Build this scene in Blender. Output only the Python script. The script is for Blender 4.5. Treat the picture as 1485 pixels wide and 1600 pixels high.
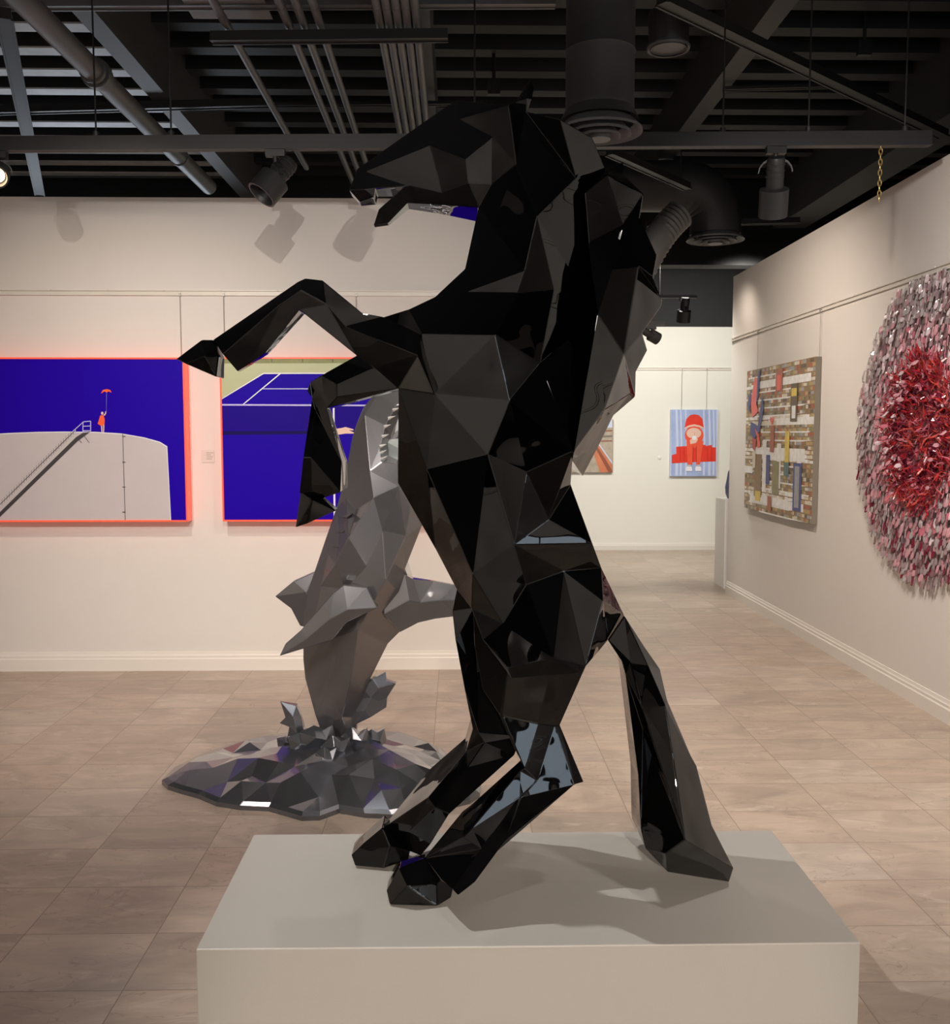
import bpy, bmesh, math, random
from mathutils import Vector, Matrix
from mathutils.geometry import delaunay_2d_cdt

for o in list(bpy.data.objects):
    bpy.data.objects.remove(o)
SC = bpy.context.scene
COL = SC.collection
PI = math.pi

# ------------------------------------------------------------------ camera
F = 1500.0
YAW = math.atan(29.5 / F)
PITCH = math.atan(121.0 / F)
EYE = Vector((0, 0, 1.55))
cd = bpy.data.cameras.new('camera')
cd.sensor_fit = 'HORIZONTAL'
cd.sensor_width = 36.0
cd.lens = 36.0 * F / 1485.0
cd.clip_start = 0.05
cam = bpy.data.objects.new('camera', cd)
cam.location = EYE
cam.rotation_euler = (PI / 2 - PITCH, 0, -YAW)
COL.objects.link(cam)
SC.camera = cam

# ------------------------------------------------------------------ world, exposure
SC.view_settings.view_transform = 'Standard'
SC.view_settings.look = 'None'
SC.view_settings.exposure = 0.12
SC.view_settings.gamma = 1.0
SC.view_settings.use_curve_mapping = False
SC.cycles.use_denoising = True
SC.cycles.max_bounces = 8
SC.cycles.sample_clamp_indirect = 6.0
w = bpy.data.worlds.new('world')
SC.world = w
w.use_nodes = True
w.node_tree.nodes['Background'].inputs[0].default_value = (0.5, 0.55, 0.65, 1)
w.node_tree.nodes['Background'].inputs[1].default_value = 0.02


def lamp(name, kind, loc, aim, watts, color, size=0.06, angle=60, blend=0.7, sy=None, parent=None):
    ld = bpy.data.lights.new(name, kind)
    ld.energy = watts
    ld.color = color
    if kind == 'SPOT':
        ld.spot_size = math.radians(angle)
        ld.spot_blend = blend
        ld.shadow_soft_size = size
    elif kind == 'AREA':
        ld.shape = 'RECTANGLE'
        ld.size = size
        ld.size_y = sy or size
    o = bpy.data.objects.new(name, ld)
    o.location = loc
    o.rotation_euler = (Vector(aim) - Vector(loc)).to_track_quat('-Z', 'Y').to_euler()
    COL.objects.link(o)
    return o


WARM = (1.0, 0.84, 0.70)
NEUT = (1.0, 0.92, 0.845)
PALE = (1.0, 0.95, 0.85)
# track spots of the gallery room, all hung at the height of the lighting tracks
lamp('spot_lamp', 'SPOT', (-0.32, 1.0, 3.10), (-0.9, 6.27, 0.95), 255, NEUT, 0.012, 62, 1.0)
lamp('spot_lamp', 'SPOT', (-2.16, 1.0, 3.05), (-1.1, 6.27, 0.85), 255, NEUT, 0.012, 64, 1.0)
lamp('spot_lamp', 'SPOT', (-1.6, 4.1, 3.1), (-2.4, 6.27, 0.6), 115, WARM, 0.04, 105, 1.0)
lamp('spot_lamp', 'SPOT', (-1.25, 3.05, 3.1), (0.35, 2.5, 0.4), 175, (1.0, 0.965, 0.93), 0.015, 60, 0.8)
lamp('spot_lamp', 'SPOT', (-0.42, 3.35, 3.08), (-0.1, 2.4, 0.3), 22, NEUT, 0.02, 70, 0.8)
lamp('spot_lamp', 'SPOT', (0.5, 3.6, 3.1), (0.0, 5.6, 0.2), 120, WARM, 0.04, 85, 1.0)
lamp('spot_lamp', 'SPOT', (1.2, 3.2, 3.1), (2.65, 4.9, 0.9), 205, NEUT, 0.05, 120, 1.0)
lamp('spot_lamp', 'SPOT', (2.2, 8.7, 3.0), (2.65, 9.0, 1.9), 16, WARM, 0.05, 120, 1.0)
lamp('spot_lamp', 'SPOT', (1.0, 6.4, 3.25), (2.65, 7.6, 0.9), 150, WARM, 0.05, 120, 1.0)
lamp('spot_lamp', 'SPOT', (1.0, 1.6, 3.1), (2.65, 2.8, 0.9), 145, NEUT, 0.05, 120, 1.0)
lamp('spot_lamp', 'SPOT', (1.6, 3.4, 3.1), (1.7, 5.4, 0.0), 170, WARM, 0.05, 95, 1.0)
lamp('spot_lamp', 'SPOT', (-2.0, 2.4, 3.1), (-1.6, 4.4, 0.0), 110, WARM, 0.04, 80, 1.0)
lamp('spot_lamp', 'SPOT', (1.7, 8.2, 3.15), (2.75, 9.6, 0.5), 55, PALE, 0.04, 60, 1.0)
# spots on the entrance side, behind the visitor
lamp('spot_lamp', 'SPOT', (0.2, -4.5, 2.9), (0.2, 2.2, 0.10), 1350, WARM, 0.05, 18, 0.7)
lamp('spot_lamp', 'SPOT', (-3.0, -1.8, 3.9), (-3.0, -5.0, 1.3), 310, NEUT, 0.05, 130, 1.0)
lamp('spot_lamp', 'SPOT', (-0.4, -1.8, 3.9), (-0.4, -5.0, 1.3), 310, NEUT, 0.05, 130, 1.0)
lamp('spot_lamp', 'SPOT', (1.9, -1.8, 3.9), (1.9, -5.0, 1.3), 310, NEUT, 0.05, 130, 1.0)
lamp('spot_lamp', 'SPOT', (-3.4, 1.2, 3.1), (-5.3, 1.6, 1.2), 180, WARM, 0.05, 120, 0.9)
# far room
lamp('spot_lamp', 'SPOT', (1.0, 10.4, 3.3), (1.2, 12.8, 1.4), 190, PALE, 0.05, 140, 1.0)
lamp('spot_lamp', 'SPOT', (3.2, 10.4, 3.3), (3.2, 12.8, 1.4), 190, PALE, 0.05, 140, 1.0)
lamp('spot_lamp', 'SPOT', (2.2, 9.6, 3.35), (1.8, 10.3, 0.0), 170, PALE, 0.05, 120, 0.9)
# added area lamp hidden behind the partition, cool light up into the pipe bay
dl = lamp('daylight_fill', 'AREA', (-3.6, 10.2, 2.7), (-3.7, 7.4, 4.3), 13, (0.80, 0.89, 1.0), 2.4, sy=0.5)
dl.data.spread = math.radians(95)

# ------------------------------------------------------------------ picture -> place
FWD = Vector((math.sin(YAW) * math.cos(PITCH), math.cos(YAW) * math.cos(PITCH), -math.sin(PITCH)))
RIGHT = Vector((math.cos(YAW), -math.sin(YAW), 0))
UP = RIGHT.cross(FWD)


def ray(px, py):
    return RIGHT * ((px - 742.5) / F) + UP * ((800 - py) / F) + FWD


def atY(px, py, y):
    d = ray(px, py)
    return EYE + d * (y / d.y)


def atZ(px, py, z):
    d = ray(px, py)
    return EYE + d * ((z - EYE.z) / d.z)


def atX(px, py, x):
    d = ray(px, py)
    return EYE + d * (x / d.x)


# ------------------------------------------------------------------ materials
def mat(name, color, rough=0.5, metal=0.0, var=0.06, scale=6.0, bump=0.0, bscale=60.0, spec=0.5, coat=0.0,
        emit=None, estr=0.0, trans=0.0, alpha=1.0, ior=1.45):
    m = bpy.data.materials.new(name)
    m.use_nodes = True
    nt = m.node_tree
    b = nt.nodes['Principled BSDF']
    b.inputs['Roughness'].default_value = rough
    b.inputs['Metallic'].default_value = metal
    b.inputs['Specular IOR Level'].default_value = spec
    b.inputs['Coat Weight'].default_value = coat
    b.inputs['Coat Roughness'].default_value = 0.03
    b.inputs['Transmission Weight'].default_value = trans
    b.inputs['Alpha'].default_value = alpha
    b.inputs['IOR'].default_value = ior
    tc = nt.nodes.new('ShaderNodeTexCoord')
    n = nt.nodes.new('ShaderNodeTexNoise')
    n.inputs['Scale'].default_value = scale
    n.inputs['Detail'].default_value = 4
    nt.links.new(tc.outputs['Object'], n.inputs['Vector'])
    mx = nt.nodes.new('ShaderNodeMix')
    mx.data_type = 'RGBA'
    mx.inputs[6].default_value = tuple(c * (1 - var) for c in color) + (1,)
    mx.inputs[7].default_value = tuple(min(1, c * (1 + var)) for c in color) + (1,)
    nt.links.new(n.outputs['Fac'], mx.inputs[0])
    nt.links.new(mx.outputs[2], b.inputs['Base Color'])
    if bump:
        n2 = nt.nodes.new('ShaderNodeTexNoise')
        n2.inputs['Scale'].default_value = bscale
        n2.inputs['Detail'].default_value = 3
        nt.links.new(tc.outputs['Object'], n2.inputs['Vector'])
        bp = nt.nodes.new('ShaderNodeBump')
        bp.inputs['Strength'].default_value = bump
        bp.inputs['Distance'].default_value = 0.01
        nt.links.new(n2.outputs['Fac'], bp.inputs['Height'])
        nt.links.new(bp.outputs['Normal'], b.inputs['Normal'])
    if emit:
        b.inputs['Emission Color'].default_value = tuple(emit) + (1,)
        b.inputs['Emission Strength'].default_value = estr
    return m


def floor_mat():
    m = bpy.data.materials.new('travertine_tile')
    m.use_nodes = True
    nt = m.node_tree
    L = nt.links.new
    b = nt.nodes['Principled BSDF']
    g = nt.nodes.new('ShaderNodeNewGeometry')
    mp = nt.nodes.new('ShaderNodeMapping')
    mp.inputs['Location'].default_value = (0.935 + 0.41 * 20, -4.448 + 0.31 * 40, 0)
    L(g.outputs['Position'], mp.inputs['Vector'])
    br = nt.nodes.new('ShaderNodeTexBrick')
    br.offset = 0.0
    br.squash = 1.0
    br.inputs['Scale'].default_value = 1.0
    br.inputs['Brick Width'].default_value = 0.41
    br.inputs['Row Height'].default_value = 0.31
    br.inputs['Mortar Size'].default_value = 0.0018
    br.inputs['Mortar Smooth'].default_value = 0.3
    br.inputs['Bias'].default_value = 0.0
    br.inputs['Color1'].default_value = (0.0, 0.0, 0.0, 1)
    br.inputs['Color2'].default_value = (1.0, 1.0, 1.0, 1)
    br.inputs['Mortar'].default_value = (0.5, 0.5, 0.5, 1)
    L(mp.outputs['Vector'], br.inputs['Vector'])
    # tone of each tile
    cr = nt.nodes.new('ShaderNodeValToRGB')
    e = cr.color_ramp.elements
    e[0].position, e[0].color = 0.0, (0.37, 0.303, 0.249, 1)
    e[1].position, e[1].color = 1.0, (0.435, 0.365, 0.306, 1)
    k = cr.color_ramp.elements.new(0.5)
    k.color = (0.41, 0.325, 0.263, 1)
    L(br.outputs['Color'], cr.inputs['Fac'])
    # streaks along X, offset per tile
    mp2 = nt.nodes.new('ShaderNodeMapping')
    mp2.inputs['Scale'].default_value = (1.8, 4.2, 1.0)
    L(g.outputs['Position'], mp2.inputs['Vector'])
    ad = nt.nodes.new('ShaderNodeVectorMath')
    ad.operation = 'MULTIPLY_ADD'
    ad.inputs[1].default_value = (7.0, 13.0, 5.0)
    L(br.outputs['Color'], ad.inputs[0])
    L(mp2.outputs['Vector'], ad.inputs[2])
    n1 = nt.nodes.new('ShaderNodeTexNoise')
    n1.inputs['Scale'].default_value = 1.3
    n1.inputs['Detail'].default_value = 7
    n1.inputs['Roughness'].default_value = 0.62
    n1.inputs['Distortion'].default_value = 1.3
    L(ad.outputs['Vector'], n1.inputs['Vector'])
    r1 = nt.nodes.new('ShaderNodeMapRange')
    r1.inputs[1].default_value = 0.3
    r1.inputs[2].default_value = 0.7
    r1.inputs[3].default_value = 0.78
    r1.inputs[4].default_value = 1.20
    L(n1.outputs['Fac'], r1.inputs[0])
    m1 = nt.nodes.new('ShaderNodeMix')
    m1.data_type = 'RGBA'
    m1.blend_type = 'MULTIPLY'
    m1.inputs[0].default_value = 1.0
    L(cr.outputs['Color'], m1.inputs[6])
    L(r1.outputs[0], m1.inputs[7])
    # pale worn patches
    n2 = nt.nodes.new('ShaderNodeTexNoise')
    n2.inputs['Scale'].default_value = 2.1
    n2.inputs['Detail'].default_value = 9
    n2.inputs['Roughness'].default_value = 0.7
    n2.inputs['Distortion'].default_value = 1.2
    L(ad.outputs['Vector'], n2.inputs['Vector'])
    r2 = nt.nodes.new('ShaderNodeMapRange')
    r2.inputs[1].default_value = 0.56
    r2.inputs[2].default_value = 0.70
    r2.inputs[4].default_value = 0.55
    L(n2.outputs['Fac'], r2.inputs[0])
    m2 = nt.nodes.new('ShaderNodeMix')
    m2.data_type = 'RGBA'
    L(r2.outputs[0], m2.inputs[0])
    L(m1.outputs[2], m2.inputs[6])
    m2.inputs[7].default_value = (0.60, 0.52, 0.44, 1)
    # fine dark veins
    n3 = nt.nodes.new('ShaderNodeTexNoise')
    n3.inputs['Scale'].default_value = 1.1
    n3.inputs['Detail'].default_value = 5
    n3.inputs['Distortion'].default_value = 2.0
    L(ad.outputs['Vector'], n3.inputs['Vector'])
    s3 = nt.nodes.new('ShaderNodeMath')
    s3.operation = 'SUBTRACT'
    s3.inputs[1].default_value = 0.56
    L(n3.outputs['Fac'], s3.inputs[0])
    a3 = nt.nodes.new('ShaderNodeMath')
    a3.operation = 'ABSOLUTE'
    L(s3.outputs[0], a3.inputs[0])
    r3 = nt.nodes.new('ShaderNodeMapRange')
    r3.inputs[1].default_value = 0.0
    r3.inputs[2].default_value = 0.006
    r3.inputs[3].default_value = 0.5
    r3.inputs[4].default_value = 0.0
    L(a3.outputs[0], r3.inputs[0])
    m3 = nt.nodes.new('ShaderNodeMix')
    m3.data_type = 'RGBA'
    L(r3.outputs[0], m3.inputs[0])
    L(m2.outputs[2], m3.inputs[6])
    m3.inputs[7].default_value = (0.16, 0.12, 0.09, 1)
    # joints
    m4 = nt.nodes.new('ShaderNodeMix')
    m4.data_type = 'RGBA'
    L(br.outputs['Fac'], m4.inputs[0])
    L(m3.outputs[2], m4.inputs[6])
    m4.inputs[7].default_value = (0.20, 0.16, 0.125, 1)
    L(m4.outputs[2], b.inputs['Base Color'])
    rr = nt.nodes.new('ShaderNodeMapRange')
    rr.inputs[3].default_value = 0.30
    rr.inputs[4].default_value = 0.46
    L(n1.outputs['Fac'], rr.inputs[0])
    L(rr.outputs[0], b.inputs['Roughness'])
    bp = nt.nodes.new('ShaderNodeBump')
    bp.inputs['Strength'].default_value = 0.12
    bp.inputs['Distance'].default_value = 0.004
    L(n2.outputs['Fac'], bp.inputs['Height'])
    L(bp.outputs['Normal'], b.inputs['Normal'])
    return m


M = {}
M['wall'] = mat('wall_paint', (0.72, 0.682, 0.645), 0.62, var=0.02, bump=0.05, bscale=180)
M['wall_far'] = mat('far_wall_paint', (0.80, 0.79, 0.73), 0.6, var=0.015, bump=0.05, bscale=180)
M['trim'] = mat('trim_paint', (0.76, 0.72, 0.67), 0.4, var=0.02)
M['rail'] = mat('rail_white_metal', (0.70, 0.66, 0.60), 0.35, var=0.03)
M['black_wall'] = mat('black_wall_paint', (0.011, 0.011, 0.012), 0.7, var=0.2)
M['deck'] = mat('roof_deck_black', (0.06, 0.06, 0.063), 0.7, var=0.25, scale=3)
M['lit_underside'] = mat('joist_painted_light', (0.6, 0.61, 0.63), 0.6, var=0.35, scale=5)
M['joist'] = mat('joist_black', (0.02, 0.02, 0.021), 0.6, var=0.3)
M['girder'] = mat('girder_black', (0.06, 0.06, 0.063), 0.6, var=0.2, scale=4)
M['steel'] = mat('track_black', (0.017, 0.017, 0.018), 0.5, var=0.2)
M['pipe'] = mat('pipe_dark_grey', (0.1, 0.1, 0.102), 0.5, var=0.15, scale=8)
M['duct'] = mat('duct_black', (0.036, 0.036, 0.038), 0.55, var=0.15)
M['fixture'] = mat('fixture_black', (0.018, 0.018, 0.019), 0.45, var=0.15)
M['panel'] = mat('panel_grey', (0.16, 0.155, 0.155), 0.6, var=0.05)
M['bulb'] = mat('lit_bulb', (1, 0.9, 0.7), 0.3, emit=(1.0, 0.72, 0.42), estr=14.0)
M['daylit'] = mat('daylit_glass', (0.6, 0.7, 0.8), 0.1, emit=(0.70, 0.85, 1.0), estr=3.6)
M['brass'] = mat('brass_chain', (0.55, 0.40, 0.16), 0.35, metal=0.9)
M['plinth'] = mat('plinth_grey_paint', (0.42, 0.405, 0.375), 0.42, var=0.025, bump=0.04, bscale=220)
M['plinth_white'] = mat('plinth_white_paint', (0.80, 0.80, 0.77), 0.5, var=0.02)
M['horse'] = mat('black_lacquer', (0.0016, 0.0016, 0.0018), 0.015, var=0.2, spec=0.5)
nt = M['horse'].node_tree
tc_ = nt.nodes.new('ShaderNodeTexCoord')
nz_ = nt.nodes.new('ShaderNodeTexNoise')
nz_.inputs['Scale'].default_value = 7.0
nz_.inputs['Detail'].default_value = 1.0
bp_ = nt.nodes.new('ShaderNodeBump')
bp_.inputs['Strength'].default_value = 0.55
bp_.inputs['Distance'].default_value = 0.012
nt.links.new(tc_.outputs['Object'], nz_.inputs['Vector'])
nt.links.new(nz_.outputs['Fac'], bp_.inputs['Height'])
nt.links.new(bp_.outputs['Normal'], nt.nodes['Principled BSDF'].inputs['Normal'])
M['silver'] = mat('silver_lacquer', (0.19, 0.187, 0.197), 0.24, metal=0.75, var=0.04, coat=0.6)
M['chrome'] = mat('dark_chrome_lacquer', (0.17, 0.183, 0.215), 0.24, metal=0.85, var=0.05, coat=0.7)
M['mouth_dark'] = mat('mouth_dark', (0.05, 0.05, 0.055), 0.3)
M['tongue'] = mat('mouth_pale', (0.42, 0.47, 0.47), 0.2, metal=0.4, coat=0.5)
M['tooth'] = mat('tooth_silver', (0.70, 0.70, 0.69), 0.15, metal=0.6)
M['blue_object'] = mat('dark_blue_gloss', (0.035, 0.03, 0.14), 0.25)
M['orange_glow'] = mat('fluorescent_orange_added_glow', (1.0, 0.1, 0.045), 0.25, var=0.02, emit=(1.0, 0.12, 0.06), estr=0.35)  # slight emission added so the edges throw an orange halo on the wall
M['ultra'] = mat('print_ultramarine', (0.016, 0.0, 0.37), 0.45, spec=0.08, var=0.07, scale=2)
M['ultra_d'] = mat('print_ultramarine_deep', (0.015, 0.002, 0.25), 0.45, spec=0.08, var=0.07, scale=2)
M['ultra_line'] = mat('print_navy', (0.01, 0.005, 0.09), 0.45, spec=0.08)
M['tank'] = mat('print_tank_grey', (0.56, 0.51, 0.52), 0.3, var=0.04)
M['tank_d'] = mat('print_stair_dark', (0.05, 0.045, 0.05), 0.4)
M['lilac'] = mat('print_lilac', (0.52, 0.48, 0.82), 0.3)
M['white'] = mat('print_white', (0.84, 0.82, 0.88), 0.3)
M['skin'] = mat('print_skin', (0.80, 0.55, 0.45), 0.35)
M['orange'] = mat('print_orange', (0.95, 0.12, 0.03), 0.3)
M['court_green'] = mat('print_court_green', (0.44, 0.47, 0.27), 0.35, var=0.06)
M['court_hedge'] = mat('print_hedge', (0.20, 0.22, 0.06), 0.4, var=0.3, scale=20)
M['canvas_side'] = mat('canvas_side_grey', (0.20, 0.175, 0.14), 0.6)
M['wire'] = mat('wire_steel', (0.36, 0.34, 0.31), 0.4, metal=0.4)
M['label'] = mat('label_card', (0.70, 0.655, 0.60), 0.25)
M['ink'] = mat('label_ink', (0.36, 0.335, 0.31), 0.6)
M['sky_blue'] = mat('print_powder_blue', (0.37, 0.46, 0.74), 0.3, var=0.25, scale=7)
M['fold'] = mat('print_pale_fold', (0.60, 0.66, 0.86), 0.3)
M['red'] = mat('print_red', (0.76, 0.055, 0.035), 0.3, var=0.15, scale=10)
M['scarlet'] = mat('print_scarlet', (0.86, 0.11, 0.06), 0.3, var=0.1, scale=10)
M['red_d'] = mat('print_dark_red', (0.44, 0.028, 0.025), 0.35)
M['sand'] = mat('print_sand', (0.42, 0.36, 0.29), 0.5, var=0.35, scale=16)
M['rust'] = mat('print_rust', (0.60, 0.20, 0.10), 0.4, var=0.3, scale=8)
M['rust_d'] = mat('print_rust_dark', (0.28, 0.09, 0.05), 0.4)
M['floor'] = floor_mat()


# ------------------------------------------------------------------ object helpers
def obj(name, bm, mats, parent=None, recalc=True, smooth=None):
    if recalc:
        bmesh.ops.recalc_face_normals(bm, faces=bm.faces)
    me = bpy.data.meshes.new(name)
    bm.to_mesh(me)
    bm.free()
    if not isinstance(mats, (list, tuple)):
        mats = [mats]
    for m in mats:
        me.materials.append(m)
    o = bpy.data.objects.new(name, me)
    COL.objects.link(o)
    if smooth is not None:
        me.shade_smooth()
        try:
            me.set_sharp_from_angle(angle=math.radians(smooth))
        except Exception:
            pass
    if parent is not None:
        o.parent = parent
        o.matrix_parent_inverse = Matrix.Translation(-Vector(parent.location))
    return o


def tag(o, label, cat, group=None, kind=None):
    o['label'] = label
    o['category'] = cat
    if group:
        o['group'] = group
    if kind:
        o['kind'] = kind
    return o


def thing(name, label, cat, loc=(0, 0, 0), group=None):
    o = bpy.data.objects.new(name, None)
    o.empty_display_size = 0.1
    o.location = loc
    COL.objects.link(o)
    return tag(o, label, cat, group)


def struct(name, bm, m, label=None, cat=None, smooth=None):
    o = obj(name, bm, m, smooth=smooth)
    o['kind'] = 'structure'
    o['label'] = label
    o['category'] = cat
    return o


def box(bm, x0, x1, y0, y1, z0, z1, mi=0):
    v = [bm.verts.new(p) for p in ((x0, y0, z0), (x1, y0, z0), (x1, y1, z0), (x0, y1, z0),
                                   (x0, y0, z1), (x1, y0, z1), (x1, y1, z1), (x0, y1, z1))]
    for f in ((0, 3, 2, 1), (4, 5, 6, 7), (0, 1, 5, 4), (1, 2, 6, 5), (2, 3, 7, 6), (3, 0, 4, 7)):
        bm.faces.new([v[i] for i in f]).material_index = mi
    return v


def boxbm(*a):
    bm = bmesh.new()
    box(bm, *a)
    return bm


def bevel(o, wd=0.004, seg=2, ang=30):
    md = o.modifiers.new('bevel', 'BEVEL')
    md.width = wd
    md.segments = seg
    md.limit_method = 'ANGLE'
    md.angle_limit = math.radians(ang)
    return o


def frame_of(d):
    d = Vector(d).normalized()
    a = Vector((0, 0, 1)) if abs(d.z) < 0.9 else Vector((1, 0, 0))
    u = d.cross(a).normalized()
    return d, u, d.cross(u).normalized()


def tube(bm, pts, r, n=12, mi=0, cap=True):
    """round bar through pts; r a number or one radius per point"""
    pts = [Vector(p) for p in pts]
    rs = r if isinstance(r, (list, tuple)) else [r] * len(pts)
    rings = []
    d0 = (pts[1] - pts[0]).normalized()
    _, u, v = frame_of(d0)
    for i, p in enumerate(pts):
        if i == 0:
            d = pts[1] - pts[0]
        elif i == len(pts) - 1:
            d = pts[-1] - pts[-2]
        else:
            d = (pts[i + 1] - pts[i]).normalized() + (pts[i] - pts[i - 1]).normalized()
        if d.length < 1e-9:
            d = d0
        d.normalize()
        u = (u - d * u.dot(d)).normalized()
        v = d.cross(u)
        rings.append([bm.verts.new(p + (u * math.cos(2 * PI * k / n) + v * math.sin(2 * PI * k / n)) * rs[i]) for k in range(n)])
    for a, b in zip(rings, rings[1:]):
        for k in range(n):
            bm.faces.new((a[k], a[(k + 1) % n], b[(k + 1) % n], b[k])).material_index = mi
    if cap:
        bm.faces.new(rings[0][::-1]).material_index = mi
        bm.faces.new(rings[-1]).material_index = mi


def lathe(bm, origin, axis, prof, n=28, mi=0):
    """prof: (distance along axis, radius)"""
    o = Vector(origin)
    d, u, v = frame_of(axis)
    rings = []
    for s, r in prof:
        c = o + d * s
        if r < 1e-6:
            rings.append([bm.verts.new(c)])
        else:
            rings.append([bm.verts.new(c + (u * math.cos(2 * PI * k / n) + v * math.sin(2 * PI * k / n)) * r) for k in range(n)])
    for a, b in zip(rings, rings[1:]):
        for k in range(n):
            q = [a[k % len(a)], a[(k + 1) % len(a)], b[(k + 1) % len(b)], b[k % len(b)]]
            q = [x for i, x in enumerate(q) if x not in q[:i]]
            if len(q) > 2:
                bm.faces.new(q).material_index = mi


def bar(bm, a, b, wd, ht, mi=0):
    """rectangular bar from a to b, wd across, ht upright"""
    a, b = Vector(a), Vector(b)
    d = (b - a).normalized()
    s = d.cross(Vector((0, 0, 1)))
    s = s.normalized() if s.length > 1e-4 else Vector((1, 0, 0))
    u = s.cross(d)
    q = [(s * i * wd / 2 + u * j * ht / 2) for i, j in ((-1, -1), (1, -1), (1, 1), (-1, 1))]
    A = [bm.verts.new(a + x) for x in q]
    B = [bm.verts.new(b + x) for x in q]
    for k in range(4):
        bm.faces.new((A[k], A[(k + 1) % 4], B[(k + 1) % 4], B[k])).material_index = mi
    bm.faces.new(A[::-1]).material_index = mi
    bm.faces.new(B).material_index = mi


# faceted shells: outline and ridge points, each with half thickness about a middle plane
def flatten(vs, es, fs, oe, T, tones=(), yc=2.5):
    """settle the half thicknesses so that every facet between drawn edges lies in one plane"""
    hard = set()
    for e, src in zip(es, oe):
        if src:
            hard.add((min(e), max(e)))
    par = list(range(len(fs)))

    def root(i):
        while par[i] != i:
            i = par[i]
        return i
    by = {}
    for fi, f in enumerate(fs):
        for k in range(len(f)):
            a, b = f[k], f[(k + 1) % len(f)]
            by.setdefault((min(a, b), max(a, b)), []).append(fi)
    for e, l in by.items():
        if len(l) == 2 and e not in hard:
            par[root(l[0])] = root(l[1])
    reg = {}
    for fi, f in enumerate(fs):
        reg.setdefault(root(fi), set()).update(f)
    aim = {}
    for tone in tones:
        px_, py_, ev = tone[:3]
        q = Vector((px_, py_))
        for fi, f in enumerate(fs):
            a, b, c_ = (vs[i] for i in f)
            d1, d2, d3 = ((b - a).cross(q - a), (c_ - b).cross(q - b), (a - c_).cross(q - c_))
            if min(d1, d2, d3) >= 0 or max(d1, d2, d3) <= 0:
                v = ray(px_, py_).normalized()
                n = math.radians((ev - math.degrees(math.asin(v.z))) / 2)     # upward lean of the facet
                gh = None
                if len(tone) > 3:
                    gh = -math.tan((math.radians(tone[3]) - math.atan(v.x / v.y)) / 2) * yc / F
                aim[root(fi)] = (math.tan(n) * yc / F, gh)
    reg = [(sorted(r), aim.get(k_)) for k_, r in reg.items() if len(r) > 3 or k_ in aim]
    T0 = list(T)
    fits = []
    for r, gv in reg:
        cx_ = sum(vs[i].x for i in r) / len(r)
        cy_ = sum(vs[i].y for i in r) / len(r)
        sxx = sum((vs[i].x - cx_) ** 2 for i in r)
        syy = sum((vs[i].y - cy_) ** 2 for i in r)
        sxy = sum((vs[i].x - cx_) * (vs[i].y - cy_) for i in r)
        fits.append((r, gv, cx_, cy_, sxx, syy, sxy, sxx * syy - sxy * sxy))
    for it in range(400):
        acc = {}
        pull = 0.06 * (1 - it / 400) + (0.015 if tones else 0)
        for r, gv, cx_, cy_, sxx, syy, sxy, det in fits:
            if abs(det) < 1e-6:
                continue
            m = sum(T[i] for i in r) / len(r)
            bx = sum((vs[i].x - cx_) * (T[i] - m) for i in r)
            by_ = sum((vs[i].y - cy_) * (T[i] - m) for i in r)
            ga, gb = (bx * syy - by_ * sxy) / det, (by_ * sxx - bx * sxy) / det
            w_ = 1
            if gv is not None:
                gb = gb * 0.25 + gv[0] * 0.75
                if gv[1] is not None:
                    ga = ga * 0.25 + gv[1] * 0.75
                w_ = 3
            for i in r:
                acc.setdefault(i, []).extend([m + ga * (vs[i].x - cx_) + gb * (vs[i].y - cy_)] * w_)
        for i, l in acc.items():
            T[i] = max(0.003 if T0[i] < 0.05 else 0.02, (1 - pull) * sum(l) / len(l) + pull * T0[i])
    return T


def shell(bm, V, outline, edges, y0, c=0.0, mi=0, flat=True, zmin=0.001, tones=()):
    names = list(V)
    idx = {n: i for i, n in enumerate(names)}
    p2 = [Vector((V[n][0], V[n][1])) for n in names]
    ring = [idx[n] for n in outline]
    ed = [(ring[i], ring[(i + 1) % len(ring)]) for i in range(len(ring))]
    for e in edges:
        for a, b in zip(e, e[1:]):
            ed.append((idx[a], idx[b]))
    vs, es, fs, ov, oe, of = delaunay_2d_cdt(p2, ed, [ring], 1, 1e-4)
    T = []
    for i, p in enumerate(vs):
        if ov[i]:
            t = V[names[ov[i][0]]][2]
        else:
            ds = sorted(((q - p).length, V[n][2]) for q, n in zip(p2, names))[:2]
            t = sum(k / (d + .01) for d, k in ds) / sum(1 / (d + .01) for d, k in ds)
        T.append(t)
    if flat:
        T = flatten(vs, es, fs, oe, T, tones, y0)
    fr, bk = [], []
    for i, p in enumerate(vs):
        t = T[i]
        q = atY(p.x, p.y, y0 + c - t)
        q.z = max(q.z, zmin)
        a = bm.verts.new(q)
        b = a if t < 1e-4 else bm.verts.new((q.x, y0 + c + t, q.z))
        fr.append(a)
        bk.append(b)
    cnt = {}
    for f in fs:
        for k in range(len(f)):
            a, b = f[k], f[(k + 1) % len(f)]
            cnt.setdefault((min(a, b), max(a, b)), []).append((a, b))
        try:
            bm.faces.new([fr[i] for i in f]).material_index = mi
        except ValueError:
            pass
        try:
            bm.faces.new([bk[i] for i in reversed(f)]).material_index = mi
        except ValueError:
            pass
    for k, l in cnt.items():
        if len(l) == 1:
            a, b = l[0]
            q = [fr[b], fr[a], bk[a], bk[b]]
            q = [x for i, x in enumerate(q) if x not in q[:i]]
            if len(q) > 2:
                try:
                    bm.faces.new(q).material_index = mi
                except ValueError:
                    pass


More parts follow.
